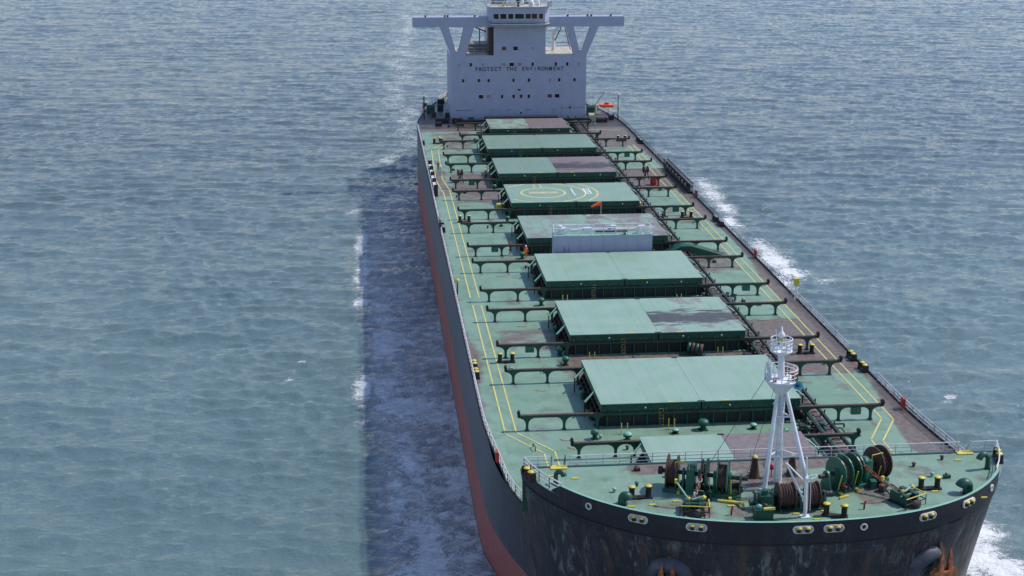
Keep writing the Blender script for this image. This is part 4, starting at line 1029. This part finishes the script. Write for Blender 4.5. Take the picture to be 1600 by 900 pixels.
# strake line under the bulwark, anchor bolsters
st_ = MB(); X_, Y_ = bow_xy(2.75, ph_fc(2.75, 36.0)); X_ = X_*1.0022
for s in (1, -1):
    pp = [(s*(a+.02)+float(cx(c)), float(c)-.02, 2.75) for a, c in zip(X_, Y_)]
    for a, c in zip(pp[:-1], pp[1:]): st_.bar(a, c, .05, .07)
st_.build('rubbing_strake', M['near_black'], SHIP)
M['bolster'] = paint('bolster_paint', (.055,.055,.075), (.10,.095,.11), .45, .7, .8, .5)
def bolster(x, z_):
    y, n_ = hull_at(x, z_); rz = math.atan2(n_.y, n_.x)+PI/2
    b1 = MB(); b1.lathe((0,.5,0), [(2.0,0),(1.95,.45),(1.65,.85),(1.25,1.0),(.85,.85),(.7,.45)], 30, 0, axis=(0,-1,-.45)); b1.lathe((0,.1,0),[(.75,.2),(0,.2)],20,1,axis=(0,-1,-.45))
    b1.build('anchor_bolster', [M['bolster'], M['near_black']], SHIP, (x, y, z_), rz)
    return y, n_, rz
def anchor(x, z_, ax, az, label):
    y, n_, rz = bolster(x, z_)
    yy_, nn = hull_at(ax, az)
    A_ = empty('anchor', (ax+nn.x*1.0, yy_+nn.y*1.0, az)); A_.rotation_euler = (0,0,rz); tag(A_, label, 'anchor', 'stowed bow anchors')
    m1 = MB()
    for s in (-1, 1):
        m1.add([(s*.62-.32,-.15,-1.7),(s*.62+.34,-.15,-1.7),(s*.50+.27,-.1,-.7),(s*.42,-.05,.75),(s*.50-.27,-.1,-.7),
                (s*.62-.32,.25,-1.7),(s*.62+.34,.25,-1.7),(s*.50+.22,.12,-.7),(s*.42,.0,.72),(s*.50-.22,.12,-.7)],
               [(0,1,2,4),(4,2,3),(5,9,7,6),(9,8,7),(0,4,9,5),(4,3,8,9),(1,6,7,2),(2,7,8,3),(0,5,6,1)])
    m1.build('fluke', M['rust_orange'], A_)
    m1 = MB(); m1.prism([(-1.3,-1.6),(-1.05,-2.3),(1.05,-2.3),(1.3,-1.6),(.75,-1.25),(.3,-1.5),(-.3,-1.5),(-.75,-1.25)], 'y', -.3, .45); m1.build('crown', M['rust_orange'], A_)
    m1 = MB(); m1.bar((0,.15,-2.4),(0,.9,.9),.35,.4); m1.build('shank', M['rust_brown'], A_)
anchor(-9.6, -.9, -9.7, .1, 'rusty orange anchor stowed on the left side of the bow')
anchor(12.4, -1.0, 13.3, .2, 'rusty orange anchor stowed on the right side of the bow')

# ------------------------------------------------------------------ people
def person(loc, rz, top, legs, label, pose=0, helmet='white'):
    P = empty('person', loc, rz); tag(P, label, 'person', 'crew on deck')
    lean = .12 if pose == 1 else 0.
    J_ = {'pel':(0,0,.95),'wai':(0,-lean*.4,1.12),'che':(0,-lean,1.35),'nec':(0,-lean*1.1,1.5),'hd1':(0,-lean*1.2,1.58),'hd2':(0,-lean*1.3,1.72),
          'hl':(-.1,0,.9),'kl':(-.12,-.06,.5),'al':(-.12,.02,.09),'tl':(-.13,-.16,.05),'hr':(.1,0,.9),'kr':(.13,-.10 if pose else -.02,.5),'ar':(.14,.06,.09),'tr':(.16,-.12,.05),
          'sl':(-.19,-lean,1.42),'el':(-.27,-.02-lean,1.14),'wl':(-.26,-.18-lean,.92 if pose != 1 else 1.15),'gl':(-.25,-.27-lean,.87 if pose != 1 else 1.18),
          'sr':(.19,-lean,1.42),'er':(.28,-.03-lean,1.14),'wr':(.27,-.14-lean,.92),'gr':(.26,-.2-lean,.85)}
    R_ = dict(pel=.15,wai=.135,che=.16,nec=.065,hd1=.085,hd2=.1,hl=.1,kl=.075,al=.055,tl=.045,hr=.1,kr=.075,ar=.055,tr=.045,sl=.075,el=.055,wl=.042,gl=.045,sr=.075,er=.055,wr=.042,gr=.045)
    E_ = [('pel','wai'),('wai','che'),('che','nec'),('nec','hd1'),('hd1','hd2'),('pel','hl'),('hl','kl'),('kl','al'),('al','tl'),('pel','hr'),('hr','kr'),('kr','ar'),('ar','tr'),
          ('che','sl'),('sl','el'),('el','wl'),('wl','gl'),('che','sr'),('sr','er'),('er','wr'),('wr','gr')]
    ks = list(J_); me = bpy.data.meshes.new('body'); me.from_pydata([J_[k] for k in ks], [(ks.index(a), ks.index(b_)) for a, b_ in E_], [])
    o = bpy.data.objects.new('body', me); COL.objects.link(o)
    sk = o.modifiers.new('s', 'SKIN'); 
    if not me.skin_vertices: 
        a_ = me.attributes
    for i, k in enumerate(ks): me.skin_vertices[0].data[i].radius = (R_[k], R_[k]*(.75 if k in ('pel','wai','che') else 1))
    me.skin_vertices[0].data[0].use_root = True
    sb = o.modifiers.new('u', 'SUBSURF'); sb.levels = 1; sb.render_levels = 1
    dg = bpy.context.evaluated_depsgraph_get(); m2 = bpy.data.meshes.new_from_object(o.evaluated_get(dg)); m2.name = 'body'
    bpy.data.objects.remove(o)
    m2.materials.clear()
    for k in (top, legs, 'skin', 'near_black'): m2.materials.append(M[k])
    for p in m2.polygons:
        c = p.center; p.use_smooth = True
        p.material_index = 2 if c.z > 1.53 or (abs(c.x) > .2 and c.z < .93 and c.y < -.16) else 3 if c.z < .12 else 1 if c.z < .98 and abs(c.x) < .23 else 0
    inst('body', m2, P)
    h_ = MB(); h_.lathe((0,-lean*1.3,1.70), [(.155,0),(.15,.02),(.13,.03),(.12,.10),(.07,.155),(0,.17)], 12); h_.build('helmet', M[helmet], P)
person((-10.9, 121.9, 0), .3, 'cloth_orange', 'cloth_orange', 'person in bright orange coveralls standing beside the hatch left of the deck house')
person((-13.0, 123.6, 0), 2.4, 'cloth_red', 'navy', 'person in dark red top stooping left of the one in bright orange', 1, 'cloth_red')
person((-20.35, 184.2, 0), .5, 'cloth_red', 'cloth_red', 'person in all red coveralls on the left walkway by the rail', 0, 'red')
person((-20.1, 179.8, 0), -.4, 'cloth_pale', 'cloth_pale', 'person in pale blue clothes walking in front of the red one on the left walkway')
person((-12.2, 176.6, 0), .8, 'cloth_red', 'navy', 'person in red top and white helmet at the left corner of a far hatch', 0)

# ------------------------------------------------------------------ water
WZ = -15.1
def axis_pts(fine, lo, hi):
    a = list(fine); s = fine[1]-fine[0]; p = a[0]; l = []
    while p > lo: s *= 1.25; p -= s; l.append(p)
    s = fine[-1]-fine[-2]; p = a[-1]; r = []
    while p < hi: s *= 1.25; p += s; r.append(p)
    return np.array(l[::-1]+a+r)
fx = np.arange(-235, 335, .62)
y_ = [36.]
while y_[-1] < 720: y_.append(y_[-1]+.34+.0011*(y_[-1]-36))
xs = axis_pts(fx, -9000, 9000); ys = axis_pts(np.array(y_), -9000, 9000)
X, Y = np.meshgrid(xs, ys)
fade = sst(-420, -260, X)*(1-sst(360, 560, X))*sst(-120, 30, Y)*(1-sst(740, 1100, Y))
Z = np.zeros_like(X); hx = np.zeros_like(X); r = np.random.default_rng(5)
def wave_sum(n, l0, l1, mean, spread, steep, seed, sharp=True):
    wob = 1.4*vnoise(X+5000, Y+5000, l1*1.6, seed+70)
    r = np.random.default_rng(seed); Z = np.zeros_like(X)
    for i in range(n):
        L = l0*(l1/l0)**r.random(); th = mean+spread*r.standard_normal(); k = 2*PI/L
        amp = steep*L/(2*PI)/math.sqrt(n)*1.4
        sn_ = np.sin(k*(X*math.cos(th)+Y*math.sin(th))+2*PI*r.random()+wob); Z += amp*(sn_ if not sharp else 2*((sn_+1)/2)**2.2-.8)
    return Z
patch = .45+.6*vnoise(X+4000, Y+4000, 55, 21)+.5*vnoise(X*.35+4000, Y+4000, 13, 24)
Z += wave_sum(14, 12, 26, math.radians(80), .32, .022, 1)
Z += wave_sum(30, 4.5, 14, math.radians(76), .36, .066, 2)*patch*(1-.25*sst(150, 450, Y))
Z += wave_sum(36, 1.7, 4.5, math.radians(84), .50, .135, 3)*(1-.35*sst(120, 400, Y))*(.35+.8*vnoise(X*.4+4000, Y+4000, 9, 22)+.5*vnoise(X+4000, Y+4000, 60, 23))
side = np.abs(X); hullw = np.where((Y > 22) & (Y < 280), half_w(np.clip(Y, 27, 278), -15.), 0.)
dist = side-22.5
# diverging bow-wave trains, left and right
for sgn in (-1, 1):
    u = sgn*X-22.5; aft = Y-40
    c0 = u-.315*aft-.6                      # rays leaving the bow
    wv = 2.2*vnoise(X+900, Y+900, 12, 31)
    env = np.exp(-((c0+1)/8.)**2)*sst(14, 50, aft)*(1-sst(170, 330, aft))*sst(2, 9, u)
    cr = (np.sin((c0+.02*aft)*2*PI/3.3+2.2*wv+1.5*vnoise(X+700, Y+700, 5, 35))+1)/2
    Z += env*.24*(cr**2.5)*(1.6*vnoise(X+900, Y+900, 6, 33)**1.5)*(sgn < 0 or .5)
    env2 = np.exp(-((c0-9)/12.)**2)*sst(40, 90, aft)*(1-sst(300, 500, aft))
    Z += env2*.10*((np.sin((.80*u+.55*aft)*2*PI/5.5+wv)+1)/2)**2
# turbulence close to the hull
near = np.exp(-np.clip(dist, 0, None)/7.5)*sst(10, 24, Y)*(1-sst(300, 420, Y))
chop = wave_sum(46, .9, 2.6, 0, 3.2, .25, 7)
Z += near*chop*1.1*(X < 0)+near*chop*.7*(X >= 0)
# bow wave roll on each side of the stem
for sgn in (-1, 1):
    u = sgn*(X-.6)-half_w(np.clip(Y, 27, 278), -15.); Z += .55*np.exp(-((u-2.2)/1.6)**2)*np.exp(-((Y-47)/15)**2)*(u > -2)
Z *= fade
# foam map in world coordinates
foam = np.zeros_like(X)
def G(cx_, cy_, sx_, sy_, a): 
    global foam
    foam = np.maximum(foam, min(a*1.12, 1.1)*np.exp(-((X-cx_)/(1.25*sx_))**2-((Y-cy_)/(1.2*sy_))**2))
cl = np.interp(Y, [30, 53, 70, 90, 112, 140, 170, 200, 235], [-26.5, -27.6, -28.4, -29.3, -30.2, -31.2, -32., -32.6, -32.])
wd = np.interp(Y, [30, 53, 112, 160, 235], [2.6, 3.0, 3.0, 2.6, 2.]); amp_ = np.interp(Y, [30, 48, 75, 110, 150, 190, 240], [.98, .96, .92, .82, .68, .48, .2])
foam = np.maximum(foam, amp_*np.exp(-((X-cl)/wd)**2)*(X < -22))
foam = np.maximum(foam, .50*np.exp(-np.clip(-22.6-X, 0, None)/3.2)*(X < 0)*sst(20, 40, Y)*(1-sst(150, 230, Y)))
ed = np.interp(Y, [30, 50, 70, 92, 110, 200, 235], [-33.0, -33.6, -33.8, -33.8, -33.7, -33.6, -30.])  # outer limit follows the edge of the hull's cast shadow
aer_lift = sst(ed-.8, ed+.8+1.5*(1-sst(85, 110, Y)), X)*(X < -20)*sst(20, 36, Y)*(1-sst(215, 255, Y))  # churned water, also paled to brighten the band inside the hull shadow
aer_lift = aer_lift*(.52+.75*(vnoise(X+500, Y+500, 2.3, 51)*.45+vnoise(X+500, Y+500, 8., 52)*.55))*(1-.25*sst(120, 200, Y))
foam = np.maximum(foam, .82*aer_lift)
aer_lift = np.maximum(aer_lift, .6*np.exp(-np.clip(X-23, 0, None)/4.)*(X > 20)*sst(30, 45, Y)*(1-sst(60, 110, Y)))
edge_ = lambda y0, y1: sst(y0-4, y0+4, Y)*(1-sst(y1-4, y1+4, Y))
le = np.exp(-((X+34.9-.8*(vnoise(X*0+900, Y+900, 5, 81)))/2.1)**2)
foam = np.maximum(foam, le*(.80*edge_(148, 205)+.70*edge_(136, 146)+.78*edge_(104, 120)+.55*edge_(92, 102)))
tc_ = np.interp(Y, [205, 219, 227, 243, 262, 285, 318, 345, 385, 425, 470, 515, 580, 700], [-34.8, -34.6, -33.2, -30.5, -27.5, -24, -22, -21.8, -22, -20, -18, -15.5, -12.5, -9])
tc_ = tc_+5*(vnoise(X*0+900, Y+900, 17, 71)-.5)+3*(vnoise(X*0+900, Y+900, 6, 72)-.5)
foam = np.maximum(foam, .52*np.exp(-((X-tc_)/(2.8+.010*Y))**2)*sst(206, 216, Y)*(1-sst(640, 760, Y)))
foam = np.maximum(foam, .40*sst(tc_-4, tc_+6, X)*(X < 14)*sst(285, 310, Y)*(1-sst(450, 700, Y)))
for a in ((-45.2,115,.9,1.0,.9),(-44.6,118,.7,1.1,.6),(-43.7,122.6,.7,.8,.75),(-41.9,105,.7,.9,.5),
          (42.5,237,3,9,.7),(41.8,226,2.6,8,.7),(41.5,214,2.4,8,.78),(39.8,202,2.,7,.72),(38,192,2.2,8,.6),(41.5,183,3.,7,.72),(40.8,172,3.6,8,.78),(41.8,163,3.8,6,.78),(38,158,3.2,7,.8),(36,150,2.4,6,.66),(45.5,158,3,2.5,.6),(41.6,275,1.6,3,.6),(35,262,2,4,.5),
          (45.6,99.8,1.,.8,.74),(44.4,98,1.1,.5,.7),(64.3,161.6,1.2,1.4,.5),(24,47,3.4,8,1.),(28.5,55,3.4,8,1.05),(30,52.5,3.2,5,1.05),(31.5,49.5,3.,4,1.1),(33.6,60.5,2.2,3,.72),(32.6,58.,2.6,2.6,.9),(26,66,2.2,10,.7)):
    G(*a)
foam = foam*(.62+.8*(vnoise(X+500, Y+500, 4.5, 41)*.45+vnoise(X+500, Y+500, 1.4, 42)*.55))
hw_ = half_w(np.clip(Y, 27, 278), -15.)
foam = np.maximum(foam, 1.0*np.exp(-np.clip(np.abs(X-cx(Y))-hw_, 0, None)/.55)*sst(15, 25, Y)*(1-sst(90, 260, Y)))
turb = np.clip(near*1.1, 0, 1)
ny, nx = X.shape
me = bpy.data.meshes.new('water'); co = np.stack([X, Y, Z+WZ], -1).reshape(-1, 3).astype(np.float32)
me.vertices.add(len(co)); me.vertices.foreach_set('co', co.ravel())
i = np.arange((ny-1)*nx).reshape(ny-1, nx)[:, :-1].ravel(); q = np.stack([i, i+1, i+nx+1, i+nx], 1).astype(np.int32)
me.loops.add(q.size); me.loops.foreach_set('vertex_index', q.ravel()); me.polygons.add(len(q))
me.polygons.foreach_set('loop_start', np.arange(0, q.size, 4, dtype=np.int32)); me.polygons.foreach_set('loop_total', np.full(len(q), 4, np.int32))
me.polygons.foreach_set('use_smooth', np.ones(len(q), bool)); me.update(calc_edges=True)
for nm, ar in (('foam', foam), ('turb', turb), ('aer_lift', aer_lift)):
    a = me.attributes.new(nm, 'FLOAT', 'POINT'); a.data.foreach_set('value', ar.ravel().astype(np.float32))
t = NT('sea_water'); x, y, z = t.xyz()
fo = t.attr('foam'); tu = t.attr('turb'); ae_lift = t.attr('aer_lift')
n_a = t.noise(1.5, 9, .74, dist=.9, stretch=(.8, 1, 1)); n_b = t.noise(8.0, 5, .72, dist=.6)
nn_ = t.math('ADD', t.math('MULTIPLY', n_a, .50), t.math('MULTIPLY', n_b, .50))
th = t.math('SUBTRACT', .665, t.math('MULTIPLY', fo, .27))
fm = t.ramp(t.math('SUBTRACT', nn_, th), 0., .045)
fm = t.math('MULTIPLY', fm, t.ramp(fo, .16, .34))
body = t.mix(t.ramp(t.noise(.02, 4, .55), .35, .65), (.098,.160,.166), (.122,.186,.188))
body = t.mix(t.ramp(y, 90, 330), body, (.094,.126,.132))  # greyer tint with distance, painted in for sky reflection on far water
body = t.mix(t.math('MULTIPLY', ae_lift, .85), body, (.58,.54,.58))  # pale lavender colour for aerated water, also lifts the hull shadow
milky = t.math('MULTIPLY', t.ramp(fo, .2, .9), .45)
body = t.mix(milky, body, (.20,.27,.29))
col = t.mix(fm, body, (.78,.80,.80))
rip = t.math('ADD', t.math('MULTIPLY', t.noise(.95, 6, .62, stretch=(.55, 1, 1)), .75), t.math('MULTIPLY', t.noise(3.4, 5, .6, stretch=(.6, 1, 1)), .25))
rip = t.math('ADD', rip, t.math('MULTIPLY', fm, .12))
bm = t.n('ShaderNodeBump'); t.put(bm.inputs['Height'], rip); bm.inputs['Strength'].default_value = .8; t.put(bm.inputs['Distance'], t.math('ADD', t.math('MULTIPLY_ADD', tu, .5, .62), t.math('MULTIPLY', ae_lift, .9)))
t.nt.links.new(bm.outputs[0], t.b.inputs['Normal'])
t.fin(col, t.math('MULTIPLY_ADD', fm, .6, .07)); t.b.inputs['IOR'].default_value = 1.43
me.materials.append(t.mat)
wo = inst('water', me); tag(wo, kind='structure')

# ------------------------------------------------------------------ light, sky, camera
sund = Vector((.79, .13, 1.0)).normalized()
el = math.asin(sund.z); az = math.atan2(sund.x, sund.y)
w = bpy.data.worlds.new('World'); sc.world = w; w.use_nodes = True
sk = w.node_tree.nodes.new('ShaderNodeTexSky'); sk.sky_type = 'NISHITA'; sk.sun_disc = False
sk.sun_elevation = el; sk.sun_rotation = az; sk.air_density = 1.1; sk.dust_density = .2; sk.ozone_density = 2.2
bg = w.node_tree.nodes['Background']; tn = w.node_tree.nodes.new('ShaderNodeMix'); tn.data_type = 'RGBA'; tn.blend_type = 'MULTIPLY'; tn.inputs[0].default_value = 1
tn.inputs[7].default_value = (1., .965, 1.03, 1); w.node_tree.links.new(sk.outputs[0], tn.inputs[6]); w.node_tree.links.new(tn.outputs[2], bg.inputs[0]); bg.inputs[1].default_value = .15
ld = bpy.data.lights.new('sun', 'SUN'); ld.energy = 3.4; ld.angle = math.radians(1.2); ld.color = (1, .965, .91)
lo = bpy.data.objects.new('sun', ld); COL.objects.link(lo); lo.rotation_euler = (-sund).to_track_quat('-Z', 'Y').to_euler()
cd = bpy.data.cameras.new('camera'); cam = bpy.data.objects.new('camera', cd); COL.objects.link(cam)
a, p, rl_ = .1014, .2847, .0044
f = Vector((math.sin(a)*math.cos(p), math.cos(a)*math.cos(p), -math.sin(p))); rr_ = Vector((math.cos(a), -math.sin(a), 0)); uu = rr_.cross(f)
r2 = rr_*math.cos(rl_)+uu*math.sin(rl_); u2 = -rr_*math.sin(rl_)+uu*math.cos(rl_)
mw = Matrix(((r2.x, u2.x, -f.x, -33.9518), (r2.y, u2.y, -f.y, -85.0549), (r2.z, u2.z, -f.z, 56.3202), (0,0,0,1)))
cam.matrix_world = mw; cd.sensor_width = 36; cd.lens = 2321.18/1600*36; cd.clip_end = 30000; cd.clip_start = 1
sc.camera = cam
vs_ = sc.view_settings; vs_.view_transform = 'Standard'; vs_.look = 'None'; vs_.exposure = .12; vs_.gamma = 1
sc.render.resolution_x = 1024; sc.render.resolution_y = 576
sc.cycles.max_bounces = 5; sc.cycles.diffuse_bounces = 2; sc.cycles.glossy_bounces = 3
